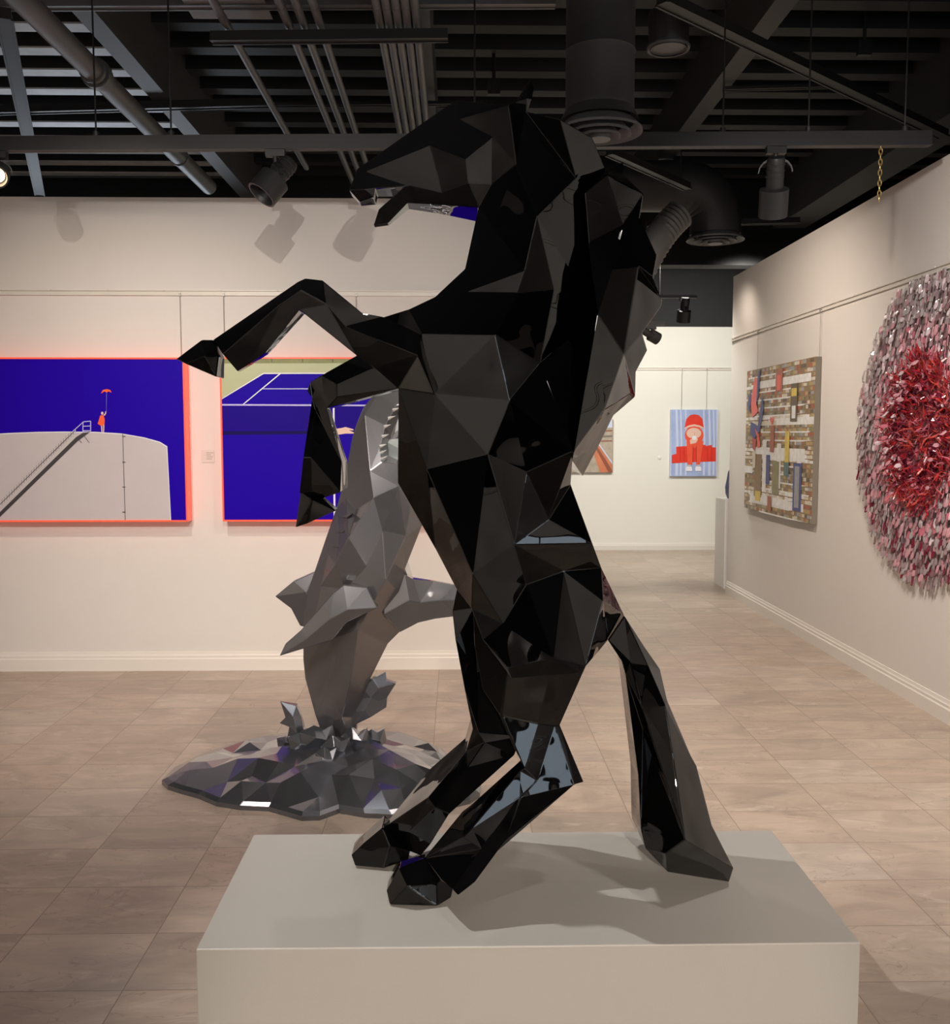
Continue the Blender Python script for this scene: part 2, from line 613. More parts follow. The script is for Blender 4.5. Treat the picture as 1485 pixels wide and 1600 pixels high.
# ================================================================== THE ROOM
WALL_H = 3.05
BACK_Y, RIGHT_X, FAR_Y = 6.27, 2.65, 12.8
BACK_END = 0.52
struct('floor', boxbm(-5.5, 7.0, -7.4, 13.2, -0.1, 0.0), M['floor'], 'beige travertine tile floor with streaked stone', 'floor')
struct('wall_back', boxbm(-5.3, BACK_END, BACK_Y, BACK_Y + 0.15, 0, WALL_H), M['wall'], 'cream partition wall behind the sculptures carrying the blue pictures', 'wall')
struct('wall_right', boxbm(RIGHT_X, RIGHT_X + 0.15, -4.6, 9.26, 0, WALL_H), M['wall'], 'cream partition wall with the collage and the round relief', 'wall')
struct('wall_far', boxbm(-1.5, 6.8, FAR_Y, FAR_Y + 0.15, 0, 2.97), M['wall_far'], 'bright white wall of the far room', 'wall')
struct('wall_left', boxbm(-5.45, -5.3, -7.0, 13.0, 0, 3.3), M['wall'], 'cream side wall', 'wall')
struct('wall_front', boxbm(-5.4, 7.0, -5.15, -5.0, 0, 4.4), M['wall'], 'cream wall at the entrance side', 'wall')
struct('wall_upper_far', boxbm(-5.4, 7.0, FAR_Y + 0.02, FAR_Y + 0.2, 2.97, 4.7), M['black_wall'], 'black upper wall above the far room', 'wall')
struct('wall_upper_left', boxbm(-5.5, -5.32, -7.0, 13.0, 3.3, 4.7), M['black_wall'], 'black upper wall', 'wall')
struct('wall_upper_front', boxbm(-5.4, 7.0, -5.2, -5.02, 4.4, 4.7), M['black_wall'], 'black upper wall', 'wall')
struct('wall_far_right', boxbm(6.8, 6.95, -7.0, 13.0, 0, 4.7), M['black_wall'], 'dark side wall', 'wall')
struct('ceiling', boxbm(-2.22, 7.0, -7.2, 13.2, 4.56, 4.66), M['deck'], 'black painted roof deck', 'ceiling')
struct('ceiling_bay', boxbm(-5.5, -2.22, -7.2, 13.2, 4.56, 4.66), M['deck'], 'dark roof deck of the bay beyond the girder', 'ceiling')


def skirting(name, a, b, nrm, h, label):
    """stepped baseboard along a-b, standing out along nrm"""
    a, b, n = Vector(a), Vector(b), Vector(nrm)
    prof = [(0, 0), (0.018, 0), (0.018, h * 0.62), (0.013, h * 0.68), (0.013, h * 0.80), (0.009, h * 0.86), (0.006, h), (0, h)]
    bm = bmesh.new()
    A = [bm.verts.new(a + n * o + Vector((0, 0, z))) for o, z in prof]
    B = [bm.verts.new(b + n * o + Vector((0, 0, z))) for o, z in prof]
    for k in range(len(prof)):
        j = (k + 1) % len(prof)
        bm.faces.new((A[k], A[j], B[j], B[k]))
    bm.faces.new(A)
    bm.faces.new(B[::-1])
    return struct(name, bm, M['trim'], label, 'baseboard')


skirting('baseboard_back', (-5.3, BACK_Y, 0), (BACK_END, BACK_Y, 0), (0, -1, 0), 0.125, 'white stepped baseboard under the blue pictures')
skirting('baseboard_right', (RIGHT_X, -4.6, 0), (RIGHT_X, 9.26, 0), (-1, 0, 0), 0.125, 'white stepped baseboard of the wall with the round relief')
skirting('baseboard_far', (-1.5, FAR_Y, 0), (6.8, FAR_Y, 0), (0, -1, 0), 0.10, 'white baseboard of the far wall')


def rail(name, a, b, nrm, label, z=2.455):
    """two slim ledges with small screw clips"""
    a, b, n = Vector(a), Vector(b), Vector(nrm)
    d = (b - a).normalized()
    bm = bmesh.new()
    for dz, hh in ((0.012, 0.007), (-0.016, 0.007)):
        bar(bm, a + n * 0.007 + Vector((0, 0, z + dz)), b + n * 0.007 + Vector((0, 0, z + dz)), 0.014, hh)
    bar(bm, a + n * 0.002 + Vector((0, 0, z)), b + n * 0.002 + Vector((0, 0, z)), 0.004, 0.026)
    s = 0.2
    while s < (b - a).length:
        p = a + d * s + Vector((0, 0, z + 0.014))
        lathe(bm, p + n * 0.012, n, [(0, 0.006), (0.006, 0.006), (0.007, 0)], 8)
        s += 0.36
    return struct(name, bm, M['rail'], label, 'picture rail')


rail('trim_1', (-5.3, BACK_Y, 0), (BACK_END, BACK_Y, 0), (0, -1, 0), 'slim hanging rail above the blue pictures')
rail('trim_2', (RIGHT_X, -4.6, 0), (RIGHT_X, 9.26, 0), (-1, 0, 0), 'slim hanging rail on the wall with the round relief')
rail('trim_3', (-1.5, FAR_Y, 0), (6.8, FAR_Y, 0), (0, -1, 0), 'slim hanging rail on the far wall', 2.42)

# shop window on the entrance side, daylight outside
bm = boxbm(1.05, 2.45, -4.995, -4.98, 0.35, 2.55)
struct('window_1', bm, M['daylit'], 'tall daylit window on the entrance wall', 'window')
bm = bmesh.new()
for q in ((0.99, 1.05, 0.29, 2.61), (2.45, 2.51, 0.29, 2.61), (1.05, 2.45, 0.29, 0.35), (1.05, 2.45, 2.55, 2.61), (1.73, 1.77, 0.35, 2.55), (1.05, 2.45, 1.75, 1.79)):
    box(bm, q[0], q[1], -5.0, -4.94, q[2], q[3])
struct('trim_4', bm, M['steel'], 'dark frame of the window on the entrance wall', 'window frame')

# ================================================================== CEILING
JZ = 4.30
k = 0
y = 5.55
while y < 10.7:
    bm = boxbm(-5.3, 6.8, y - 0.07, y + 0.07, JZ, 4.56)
    box(bm, -5.3, -2.25, y - 0.068, y + 0.068, JZ - 0.012, JZ, 1)  # paler underside: cool light on this bay's joists put into the colour
    struct('ceiling_beam', bm, [M['joist'], M['lit_underside']], 'black roof joist crossing the ceiling', 'ceiling beam')['group'] = 'roof joists'
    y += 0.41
struct('ceiling_beam', boxbm(-5.3, 6.8, 10.75, 11.0, 3.42, 4.56), M['black_wall'], 'deep black bulkhead at the end of the roof joists', 'ceiling beam')


def girder(px, py, wd, z0, label, y1=10.75, flange=0.0):
    p = atZ(px, py, z0)
    bm = boxbm(p.x - wd / 2, p.x + wd / 2, 1.5, y1, z0, 4.56)
    if flange:
        box(bm, p.x - wd / 2 - flange, p.x + wd / 2 + flange, 1.5, y1, z0 - 0.02, z0 + 0.0)
    struct('ceiling_beam', bm, M['girder'], label, 'ceiling beam')


girder(160, 52, 0.13, 3.93, 'black roof girder next to the large grey pipe')
girder(1200, 40, 0.13, 3.93, 'black roof girder crossing under the slanting strut')
girder(662, 20, 0.07, 3.95, 'narrow dark beam beside the bundle of conduits')
girder(1478, 205, 0.35, 3.82, 'wide dark girder over the wall with the round relief')


def pipe_thing(name, pts, r, label, cat, group=None, m=None, rings=()):
    bm = bmesh.new()
    tube(bm, pts, r, 14)
    a, b = Vector(pts[0]), Vector(pts[-1])
    d = (b - a).normalized()
    for s, rr, ln in rings:
        lathe(bm, a + d * s, d, [(0, r), (0, rr), (ln, rr), (ln, r)], 16)
    o = obj(name, bm, m or M['pipe'], smooth=40)
    return tag(o, label, cat, group)


def run(px0, py0, px1, py1, z):
    """straight run along the room's length at height z, ends seen at the two points"""
    a, b = atZ(px0, py0, z), atZ(px1, py1, z)
    x = (a.x + b.x) / 2
    return Vector((x, a.y, z)), Vector((x, b.y, z))


a, b = run(70, 40, 330, 292, 3.62)
a.y -= 0.9
pipe_thing('drain_pipe', [a, b], 0.063, 'thick grey pipe running towards the partition with a bolted coupling', 'pipe',
           rings=[(0.3, 0.07, 0.02), (1.48, 0.075, 0.03), (1.53, 0.086, 0.05), (1.6, 0.075, 0.03), (3.2, 0.07, 0.02)])
for lab, q in (('single thin conduit left of the three parallel conduits', (372, 78, 482, 262)),
               ('first of three parallel conduits seen from the single conduit', (455, 64, 560, 296)),
               ('second of three parallel conduits, between two others', (474, 64, 575, 290)),
               ('third of three parallel conduits, nearest the tight bundle', (497, 64, 590, 285)),
               ('outermost conduit of the tight bundle on its open side', (588, 64, 622, 240)),
               ('second conduit of the tight bundle', (605, 64, 634, 240)),
               ('middle conduit of the tight bundle', (622, 64, 646, 240)),
               ('fourth conduit of the tight bundle', (637, 64, 656, 240)),
               ('conduit of the tight bundle closest to the narrow beam', (651, 64, 665, 240))):
    a, b = run(*q, 3.78)
    if 'of the tight' in lab:
        a.x = b.x = -0.412 + 0.0505 * ('outermost', 'second', 'middle', 'fourth', 'conduit of').index(next(w_ for w_ in ('outermost', 'second', 'middle', 'fourth', 'conduit of') if lab.startswith(w_)))
    a.y -= 1.2
    pipe_thing('conduit', [a, b], 0.0232, 'grey ' + lab, 'pipe', 'grey conduits under the roof', rings=[(0.75, 0.0245, 0.05)])


def strut(px0, py0, px1, py1, z, wd, ht, label, m='steel', z1=None, hang=()):
    bm = bmesh.new()
    a, b = atZ(px0, py0, z), atZ(px1, py1, z if z1 is None else z1)
    bar(bm, a, b, wd, ht)
    d = (b - a).normalized()
    s = d.cross(Vector((0, 0, 1))).normalized()
    for q in (-1, 1):                       # folded lips of the channel
        bar(bm, a + s * q * (wd / 2 + 0.004) - Vector((0, 0, ht / 2)), b + s * q * (wd / 2 + 0.004) - Vector((0, 0, ht / 2)), 0.012, 0.012)
    for k_ in hang:
        p_ = a.lerp(b, k_)
        tube(bm, [p_, (p_.x, p_.y, 4.57)], 0.006, 8)
    return tag(obj('strut_channel', bm, M[m]), label, 'strut', 'steel struts under the roof')


strut(330, 58, 700, 54, 3.722, 0.05, 0.05, 'dark strut carrying the grey conduits')
strut(-40, 6, 868, 2, 3.92, 0.05, 0.045, 'grey strut high above, crossing over the conduits', 'pipe')
strut(1035, -3, 1475, 209, 3.72, 0.07, 0.05, 'long dark strut slanting down across the joists')
strut(953, 236, 1075, 291, 3.55, 0.06, 0.05, 'short dark strut slanting beside the hanging duct', hang=(0.15, 0.9))
strut(-30, 172, 420, 160, 3.9, 0.05, 0.05, 'dark pipe-like strut crossing behind the thick grey pipe')
strut(420, 163, 760, 160, 3.9, 0.03, 0.02, 'thin dark strut behind the three conduits')
strut(1130, 138, 1310, 133, 3.9, 0.025, 0.02, 'thin dark strut tying the girder to the slanting strut')
strut(60, 275, 420, 276, 4.287, 0.02, 0.02, 'thin pale rod low over the partition', 'pipe')
strut(1010, 350, 1250, 344, 3.6, 0.05, 0.05, 'dark strut under the bent duct', hang=(0.1, 0.9))
strut(6, 20, 62, 300, 3.80, 0.07, 0.06, 'dark slanting brace at the open end of the lighting track', 'joist')

# track rail that carries the spotlights
TRZ = 3.07
a, b = atZ(-60, 225, TRZ), atZ(1455, 216, TRZ)
bm = bmesh.new()
bar(bm, a, b, 0.035, 0.07)
dd = (b - a).normalized()
bar(bm, a - Vector((0, 0, 0.037)), b - Vector((0, 0, 0.037)), 0.055, 0.006)
TRA, TRB = a.copy(), b.copy()
tag(obj('lighting_track', bm, M['steel']), 'long black lighting track crossing the gallery with spotlights hanging from it', 'lighting track')
for px in (146, 265, 742, 1128, 1260, 1408):
    t = (atZ(px, 220, TRZ).x - a.x) / (b.x - a.x)
    p = a.lerp(b, t)
    bm = bmesh.new()
    tube(bm, [p + Vector((0, 0, 0.03)), (p.x, p.y, 4.4)], 0.005, 8)
    lathe(bm, p + Vector((0, 0, 0.033)), (0, 0, 1), [(0, 0.016), (0.025, 0.016), (0.03, 0.006)], 10)
    lab = {146: 'thin rod holding the track just past the thick pipe', 265: 'thin rod holding the track at the girder foot',
           742: 'thin rod holding the track behind the horse head', 1128: 'thin rod holding the track by the hanging duct',
           1260: 'thin rod holding the track above the hanging spotlight with long neck', 1408: 'thin rod holding the track near its far end by the chain'}[px]
    tag(obj('hanger_rod', bm, M['steel']), lab, 'rod', 'rods holding the lighting track')


def track_light(top, aim, L, R, label, neck=0.10, lit=False, back=0.5):
    """spotlight: adapter, stem, yoke and stepped can aimed along aim"""
    top = Vector(top)
    aim = Vector(aim).normalized()
    t = thing('track_spotlight', label, 'spotlight', top, 'black track spotlights')
    bm = bmesh.new()
    box(bm, top.x - 0.05, top.x + 0.05, top.y - 0.018, top.y + 0.018, top.z - 0.035, top.z)
    tube(bm, [top - Vector((0, 0, 0.03)), top - Vector((0, 0, neck))], 0.012, 10)
    obj('adapter', bm, M['fixture'], t, smooth=40)
    c = top - Vector((0, 0, neck + R * 0.9))
    d, u, v = frame_of(aim)
    bm = bmesh.new()
    pts = []
    for k in range(9):
        an = PI * k / 8
        pts.append(c + u * math.cos(an) * R * 1.12 + Vector((0, 0, 1)) * math.sin(an) * R * 0.95)
    for p, q in zip(pts, pts[1:]):
        bar(bm, p, q, 0.02, 0.006)
    obj('yoke', bm, M['fixture'], t)
    bm = bmesh.new()
    r2 = R * 0.6
    lathe(bm, c - aim * L * back, aim, [(0, 0), (0, r2 * 0.9), (0.012, r2), (L * 0.5, r2), (L * 0.53, R), (L, R), (L, R * 0.86), (L * 0.8, R * 0.7), (L * 0.8, 0)], 24)
    for s in (0.1, 0.2, 0.3):
        lathe(bm, c - aim * L * (back - s), aim, [(0, r2), (0, r2 * 1.06), (0.008, r2 * 1.06), (0.008, r2)], 24)
    obj('can', bm, M['fixture'], t, smooth=35)
    if lit:
        bm = bmesh.new()
        lathe(bm, c + aim * L * (0.82 - back), aim, [(0, 0), (0, R * 0.62), (0.01, R * 0.55), (0.02, 0)], 20)
        obj('bulb', bm, M['bulb'], t, smooth=40)
    return t


def on_track(px):
    t = (atZ(px, 225, TRZ).x - TRA.x) / (TRB.x - TRA.x)
    return TRA.lerp(TRB, t) - Vector((0, 0, 0.04))


track_light(on_track(432), (-0.45, -0.25, -0.62), 0.25, 0.082, 'black spotlight on the track above the tennis court picture', 0.07)
track_light(on_track(1205), (0.12, 0.5, -1.0), 0.30, 0.075, 'black spotlight hanging from the track by the chain side', 0.06, back=0.25)
track_light(on_track(-4), (0.25, -0.75, -0.42), 0.2, 0.06, 'lit spotlight at the open end of the track, glowing warm', 0.05, lit=True)
p = atY(1070, 466, 9.6)
track_light(p, (0.0, 0.35, -1), 0.24, 0.07, 'small spotlight before the dark upper wall over the red cap picture', 0.05)
p = atY(1016, 508, 7.9)
track_light(p, (0.75, 0.3, -0.35), 0.17, 0.05, 'tiny spotlight silhouette peeking out beside the black mane', 0.03)
# short tracks that carry the two far spotlights
for (q, y, lab) in ((1070, 9.6, 'short black track over the far room'), (1016, 7.9, 'short black track beside the mane')):
    p = atY(q, 466 if q == 1070 else 508, y)
    bm = bmesh.new()
    box(bm, p.x - 0.35, p.x + 0.12, p.y - 0.018, p.y + 0.018, p.z, p.z + 0.03)
    tube(bm, [(p.x - 0.25, p.y, p.z + 0.02), (p.x - 0.25, p.y, 4.35)], 0.006, 8)
    tag(obj('lighting_track', bm, M['steel']), lab, 'lighting track')

# hanging duct with round diffuser
def diffuser(bm, c, R):
    for k, (r0, r1, dz) in enumerate(((1.0, 0.80, 0.0), (0.74, 0.56, 0.012), (0.5, 0.32, 0.024), (0.26, 0.0, 0.03))):
        if r1:
            lathe(bm, c - Vector((0, 0, dz)), (0, 0, 1), [(0, R * r0), (0.012, R * r0), (0.05, R * r1), (0.04, R * r1), (0, R * r0)], 40)
        else:
            lathe(bm, c - Vector((0, 0, dz)), (0, 0, 1), [(0, 0), (0, R * r0), (0.02, R * r0), (0.03, 0)], 40)


DY = 4.45
c = atY(937, 208, DY)
R = 65 / F * DY
t = thing('air_duct', 'fat black duct dropping from the roof to a round diffuser behind the mane', 'duct', c)
bm = bmesh.new()
r = R * 0.80
prof = [(0.05, r * 1.15), (0.10, r)]
s = 0.10
while s < 0.9:
    prof += [(s, r), (s + 0.01, r * (1.03 if abs(s - 0.34) < 0.03 else 1.008)), (s + 0.02, r)]
    s += 0.24
lathe(bm, c, (0, 0, 1), prof, 40)
top = c + Vector((0, 0, prof[-1][0]))
pts = [top + Vector((0.0 + 0.75 * (1 - math.cos(an)) * 0.55, -0.55 * (1 - math.cos(an)) * 0.2, 0.62 * math.sin(an))) for an in [PI / 2 * k / 12 for k in range(13)]]
tube(bm, pts, [r * (1.02 if k % 2 else 0.99) for k in range(13)], 40)
obj('duct_pipe', bm, M['duct'], t, smooth=30)
bm = bmesh.new()
diffuser(bm, c, R)
obj('diffuser', bm, M['pipe'], t, smooth=40)

DY = 8.5
c = atY(1118, 376, DY)
R = 44 / F * DY
t = thing('air_duct', 'bent black duct with a round diffuser in front of the far room', 'duct', c)
bm = bmesh.new()
r = R * 0.86
pts = [c + Vector((0, 0, 0.05)), c + Vector((0, 0, 0.16))]
for k in range(1, 10):
    an = PI / 2 * k / 9
    pts.append(c + Vector((-0.30 * (1 - math.cos(an)), 0, 0.16 + 0.30 * math.sin(an))))
pts += [c + Vector((-0.5, 0, 0.46)), c + Vector((-2.0, 0, 0.46))]
tube(bm, pts, [r * (1.0 if k % 2 else 1.03) for k in range(len(pts))], 32)
obj('duct_pipe', bm, M['duct'], t, smooth=30)
bm = bmesh.new()
diffuser(bm, c, R)
obj('diffuser', bm, M['pipe'], t, smooth=40)
# flexible ribbed duct
bm = bmesh.new()
a, b = atY(1000, 425, 7.9), atY(1062, 335, 8.0)
n = 26
pts = [a.lerp(b, k / n) + Vector((0, 0, 0.05 * math.sin(PI * k / n))) for k in range(n + 1)]
tube(bm, pts, [0.115 if k % 2 else 0.128 for k in range(n + 1)], 24)
tag(obj('flexible_duct', bm, M['pipe'], smooth=60), 'ribbed flexible duct slanting up beside the black mane', 'duct')

# cylinder downlight, access panel, small boxes, chain
p = atY(1045, 78, 5.5)
t = thing('cylinder_downlight', 'black can downlight hanging next to the fat duct', 'ceiling light', p)
bm = bmesh.new()
lathe(bm, p, (0, 0, 1), [(0.0, 0.10), (0.02, 0.112), (0.2, 0.112), (0.2, 0)], 32)
obj('housing', bm, M['fixture'], t, smooth=35)
bm = bmesh.new()
lathe(bm, p, (0, 0, 1), [(0.012, 0), (0.012, 0.1), (0.0, 0.116), (0.012, 0.12), (0.025, 0.113)], 32)
obj('rim', bm, M['pipe'], t, smooth=35)
bm = bmesh.new()
tube(bm, [p + Vector((0, 0, 0.19)), p + Vector((0, 0, 1.2))], 0.01, 8)
obj('stem', bm, M['fixture'], t)

a, b = atZ(305, 28, 3.9), atZ(422, 28, 3.9)
bm = bmesh.new()
box(bm, a.x, b.x, a.y - 0.55, a.y, 3.9062, 3.96)
box(bm, a.x - 0.012, b.x + 0.012, a.y - 0.562, a.y + 0.012, 3.9, 3.906)
tag(obj('ceiling_panel', bm, M['panel']), 'pale grey flat panel hanging over the three conduits', 'panel')

for (px, py, yy, lab) in ((772, 137, 7.2, 'small junction box above the horse forehead'), (1351, 75, 6.6, 'small black junction box on a joist')):
    p = atY(px, py, yy)
    bm = bmesh.new()
    box(bm, p.x - 0.045, p.x + 0.045, p.y - 0.02, p.y + 0.02, p.z - 0.05, p.z + 0.05)
    box(bm, p.x - 0.015, p.x + 0.015, p.y - 0.026, p.y - 0.02, p.z - 0.03, p.z + 0.03)
    tube(bm, [p + Vector((0, 0, 0.04)), (p.x, p.y, 4.57)], 0.012, 8)
    tag(obj('junction_box', bm, M['fixture']), lab, 'junction box')

top = atY(1377, 224, TRA.lerp(TRB, 0.93).y)
t = thing('chain', 'yellow metal chain hanging from the track above the cream wall', 'chain', top)
bm = bmesh.new()
for k in range(11):
    cz = top - Vector((0, 0, 0.014 + 0.0265 * k))
    pts = []
    for j in range(13):
        an = 2 * PI * j / 12
        x, z = 0.009 * math.cos(an), 0.018 * math.sin(an)
        pts.append(cz + (Vector((x, 0, z)) if k % 2 else Vector((x * 0.5, x, z))))
    tube(bm, pts, 0.0028, 6, cap=False)
obj('chain_links', bm, M['brass'], t, smooth=60)
bm = bmesh.new()
tube(bm, [top + Vector((0, 0, 0.03)), top, top + Vector((0.008, 0, -0.006))], 0.003, 6)
obj('hook', bm, M['wire'], t)

# ================================================================== PICTURES ON THE BACK WALL
def poly(bm, pts, mi):
    vs = [bm.verts.new(p) for p in pts]
    f = bm.faces.new(vs)
    f.material_index = mi
    return f


class Print:
    """flat artwork: filled shapes in printed inks, hairline layers over the sheet"""

    def __init__(s, fn, n):
        s.bm, s.fn, s.n, s.k, s.mats, s.step = bmesh.new(), fn, Vector(n), 0, [], 0.00006

    def mi(s, m):
        if m not in s.mats:
            s.mats.append(m)
        return s.mats.index(m)

    def fill(s, pts, m):
        s.k += 1
        off = s.n * (s.step * s.k)
        vs = [Vector(s.fn(*p)) + off for p in pts]
        i = s.mi(m)
        f = poly(s.bm, vs, i)
        f.normal_update()
        if f.normal.dot(s.n) < 0:
            f.normal_flip()
        bmesh.ops.triangulate(s.bm, faces=[f])

    def line(s, a, b, wd, m):
        a, b = Vector(a), Vector(b)
        q = Vector((-(b - a).y, (b - a).x))
        q = q.normalized() * wd / 2
        s.fill([a - q, b - q, b + q, a + q], m)

    def done(s, name, parent):
        return obj(name, s.bm, [M[m] for m in s.mats], parent, recalc=False)


def wires(t, pts, ztop, y):
    for x, z in pts:
        bm = bmesh.new()
        tube(bm, [(x, y, z), (x, y, ztop)], 0.0022, 6)
        box(bm, x - 0.006, x + 0.006, y - 0.005, y + 0.008, ztop - 0.02, ztop)
        obj('hanging_wire', bm, M['wire'], t)


DEPTH = 0.10
FY = BACK_Y - DEPTH


def back_picture(px0, px1, py0, py1, label, draw, wire_px, name):
    a, b = atY(px0, py0, FY), atY(px1, py1, FY)
    x0, x1, z0, z1 = a.x, b.x, b.z, a.z
    t = thing(name, label, 'picture', ((x0 + x1) / 2, BACK_Y, z0), None)
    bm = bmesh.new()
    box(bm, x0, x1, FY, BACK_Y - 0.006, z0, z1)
    o = obj('panel', bm, M['orange_glow'], t)
    e = 0.010
    def onto(px, py):
        p = atY(px, py, FY)
        return Vector((min(max(p.x, x0 + 0.004), x1 - 0.004), FY, min(max(p.z, z0 + 0.004), z1 - 0.004)))
    pr = Print(onto, (0, -1, 0))
    draw(pr)
    pr.done('print', t)
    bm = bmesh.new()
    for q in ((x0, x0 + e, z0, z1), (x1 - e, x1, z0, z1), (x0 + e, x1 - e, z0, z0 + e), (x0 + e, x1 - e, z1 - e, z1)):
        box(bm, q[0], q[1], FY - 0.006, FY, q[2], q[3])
    obj('edge_trim', bm, M['orange_glow'], t)
    wires(t, [(atY(p, 500, BACK_Y - 0.012).x, z1 - 0.02) for p in wire_px], 2.452, BACK_Y - 0.012)
    return t


def draw_tank(pr):
    pr.fill([(-262, 558), (292, 558), (294, 814), (-262, 814)], 'ultra')
    # tank seen from below: rim is an arc
    pts = []
    for k in range(25):
        an = PI - PI * k / 24
        pts.append((100 + 163 * math.cos(an) if k else -70, 705 - 30 * math.sin(an)))
    rim = [(-240, 700), (-160, 688), (-60, 681), (20, 677), (60, 675.5), (100, 675), (150, 675.5), (190, 678), (225, 684), (250, 691), (261, 698)]
    pr.fill(rim + [(267, 813), (-245, 813)], 'tank')
    for p, q in zip(rim, rim[1:]):
        pr.line((p[0], p[1]), (q[0], q[1]), 1.4, 'white')
    pr.line((261, 697), (267, 813), 1.0, 'white')
    # stair
    pr.fill([(-40, 848 - 20), (0, 800), (119, 683), (130, 676), (141, 675), (121, 690), (0, 808), (-16, 813), (-40, 813)], 'tank_d')
    pr.line((-20, 808), (118, 672), 1.0, 'tank_d')
    for k in range(36):
        x = -16 + k * 3.85
        y0 = 804 - (x + 16) * 0.985
        pr.line((x, y0 + 4), (x, y0 - 5), 0.5, 'tank_d')
    for l in (((114, 674), (131, 659)), ((131, 659), (142, 658)), ((142, 658), (142, 674)), ((130, 659), (130, 676)), ((130, 666), (142, 665.5)), ((118, 671), (118, 679)), ((130, 673), (142, 673))):
        pr.line(l[0], l[1], 1.3, 'lilac')
    pr.line((121, 684), (128, 692), 1.0, 'tank_d')
    pr.line((131, 680), (140, 692), 0.8, 'tank_d')
    # pipe down the tank
    pr.line((192, 676), (196, 813), 0.8, 'tank_d')
    for y in (682, 722, 761, 800):
        pr.line((191.5, y), (196.5, y), 1.2, 'tank_d')
    # figure in an orange cape with raised arm, and a scarf in the air
    pr.fill([(158, 662), (160, 662), (160.5, 675), (159, 675.5)], 'skin')
    pr.fill([(161.5, 662), (163.5, 662), (163, 675.5), (161.5, 675.5)], 'skin')
    pr.fill([(157, 649), (162, 648.5), (164, 655), (163.5, 664), (158, 665.5), (153, 662), (155, 656)], 'orange')
    pr.fill([(161.5, 649), (164, 649.5), (166.5, 646), (166.5, 642.8), (165, 642.8), (164.5, 646)], 'skin')
    pr.fill([(160.2 + 2.0 * math.cos(k * PI / 4), 645.6 + 2.4 * math.sin(k * PI / 4)) for k in range(8)], 'skin')
    pr.fill([(158, 615), (161, 609.5), (167, 608), (173, 609.5), (174.5, 613.5), (170, 611.5), (167, 613.5), (164, 611.5)], 'orange')
    pr.line((166.5, 643), (167, 613), 0.25, 'lilac')


def draw_court(pr):
    pr.fill([(344, 558), (692, 558), (692, 814), (346, 814)], 'ultra')
    pr.fill([(344, 559), (692, 559), (692, 568), (344, 572)], 'court_hedge')
    pr.fill([(344, 568), (692, 567), (692, 583), (412, 583), (344, 623)], 'court_green')
    for x in (425, 473, 520, 570, 620):
        pr.line((x, 560), (x, 566), 0.8, 'ultra_line')
    pr.line((344, 624), (412, 583.5), 1.6, 'white')
    pr.line((412, 583.5), (692, 583), 1.6, 'white')
    pr.line((345, 660), (439, 583), 1.8, 'white')
    pr.line((411, 607.5), (692, 607.5), 1.4, 'lilac')
    pr.fill([(344, 633), (692, 634), (692, 672), (344, 672)], 'ultra_d')
    pr.line((344, 632.5), (692, 634), 2.4, 'lilac')
    pr.fill([(346, 673.5), (692, 672), (692, 676), (346, 679.5)], 'ultra_line')
    pr.line((521.5, 635), (523, 813), 2.8, 'white')
    # forearm and open hand reaching across
    pr.fill([(516, 671), (533, 669), (540, 667.2), (552, 670.5), (553, 672.5), (545, 672), (553, 675.5), (553, 677.5), (540, 677.5), (530, 679), (516, 681)], 'skin')


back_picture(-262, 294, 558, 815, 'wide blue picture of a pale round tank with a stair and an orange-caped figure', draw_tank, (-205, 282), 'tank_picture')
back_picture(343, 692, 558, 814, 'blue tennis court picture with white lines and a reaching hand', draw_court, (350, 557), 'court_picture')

# small clear label cards
def label_card(px, py, wd, ht, label, plane='back'):
    if plane == 'back':
        c = atY(px, py, BACK_Y - 0.002)
        ux, n = Vector((1, 0, 0)), Vector((0, -1, 0))
    else:
        c = atX(px, py, RIGHT_X - 0.002)
        ux, n = Vector((0, -1, 0)), Vector((-1, 0, 0))
    t = thing('label_card', label, 'label', c, 'wall labels beside the artworks')
    uz = Vector((0, 0, 1))
    bm = bmesh.new()
    q = [c + ux * i * wd / 2 + uz * j * ht / 2 for i, j in ((-1, -1), (1, -1), (1, 1), (-1, 1))]
    A = [bm.verts.new(p + n * 0.003) for p in q]
    B = [bm.verts.new(p - n * 0.001) for p in q]
    bm.faces.new(A)
    bm.faces.new(B[::-1])
    for k in range(4):
        bm.faces.new((A[k], A[(k + 1) % 4], B[(k + 1) % 4], B[k]))
    obj('card', bm, M['label'], t)
    bm = bmesh.new()
    for k, ln in enumerate((0.55, 0.35, 0.5, 0.4)):
        z = ht * (0.25 - 0.16 * k)
        p = c + n * 0.0035 + uz * z - ux * wd * 0.1
        poly(bm, [p, p + ux * wd * ln, p + ux * wd * ln + uz * ht * 0.05, p + uz * ht * 0.05], 0)
    obj('text_lines', bm, M['ink'], t, recalc=False)


label_card(325, 713, 0.085, 0.08, 'clear text label on the wall between the two blue pictures')
label_card(1344, 722, 0.11, 0.085, 'clear text label beside the round pink relief', 'right')

# ================================================================== FAR WALL
def far_picture(px0, px1, py0, py1, label, draw, wire_px, name, depth=0.04):
    fy = FAR_Y - depth
    a, b = atY(px0, py0, fy), atY(px1, py1, fy)
    t = thing(name, label, 'picture', ((a.x + b.x) / 2, FAR_Y, b.z))
    obj('panel', boxbm(a.x, b.x, fy, FAR_Y - 0.004, b.z, a.z), M['canvas_side'] if name != 'cap_picture' else M['fold'], t)
    pr = Print(lambda px, py: atY(px, py, fy), (0, -1, 0))
    pr.step = 0.0003
    draw(pr)
    pr.done('print', t)
    wires(t, [(atY(p, 600, FAR_Y - 0.012).x, a.z - 0.02) for p in wire_px], 2.42, FAR_Y - 0.012)


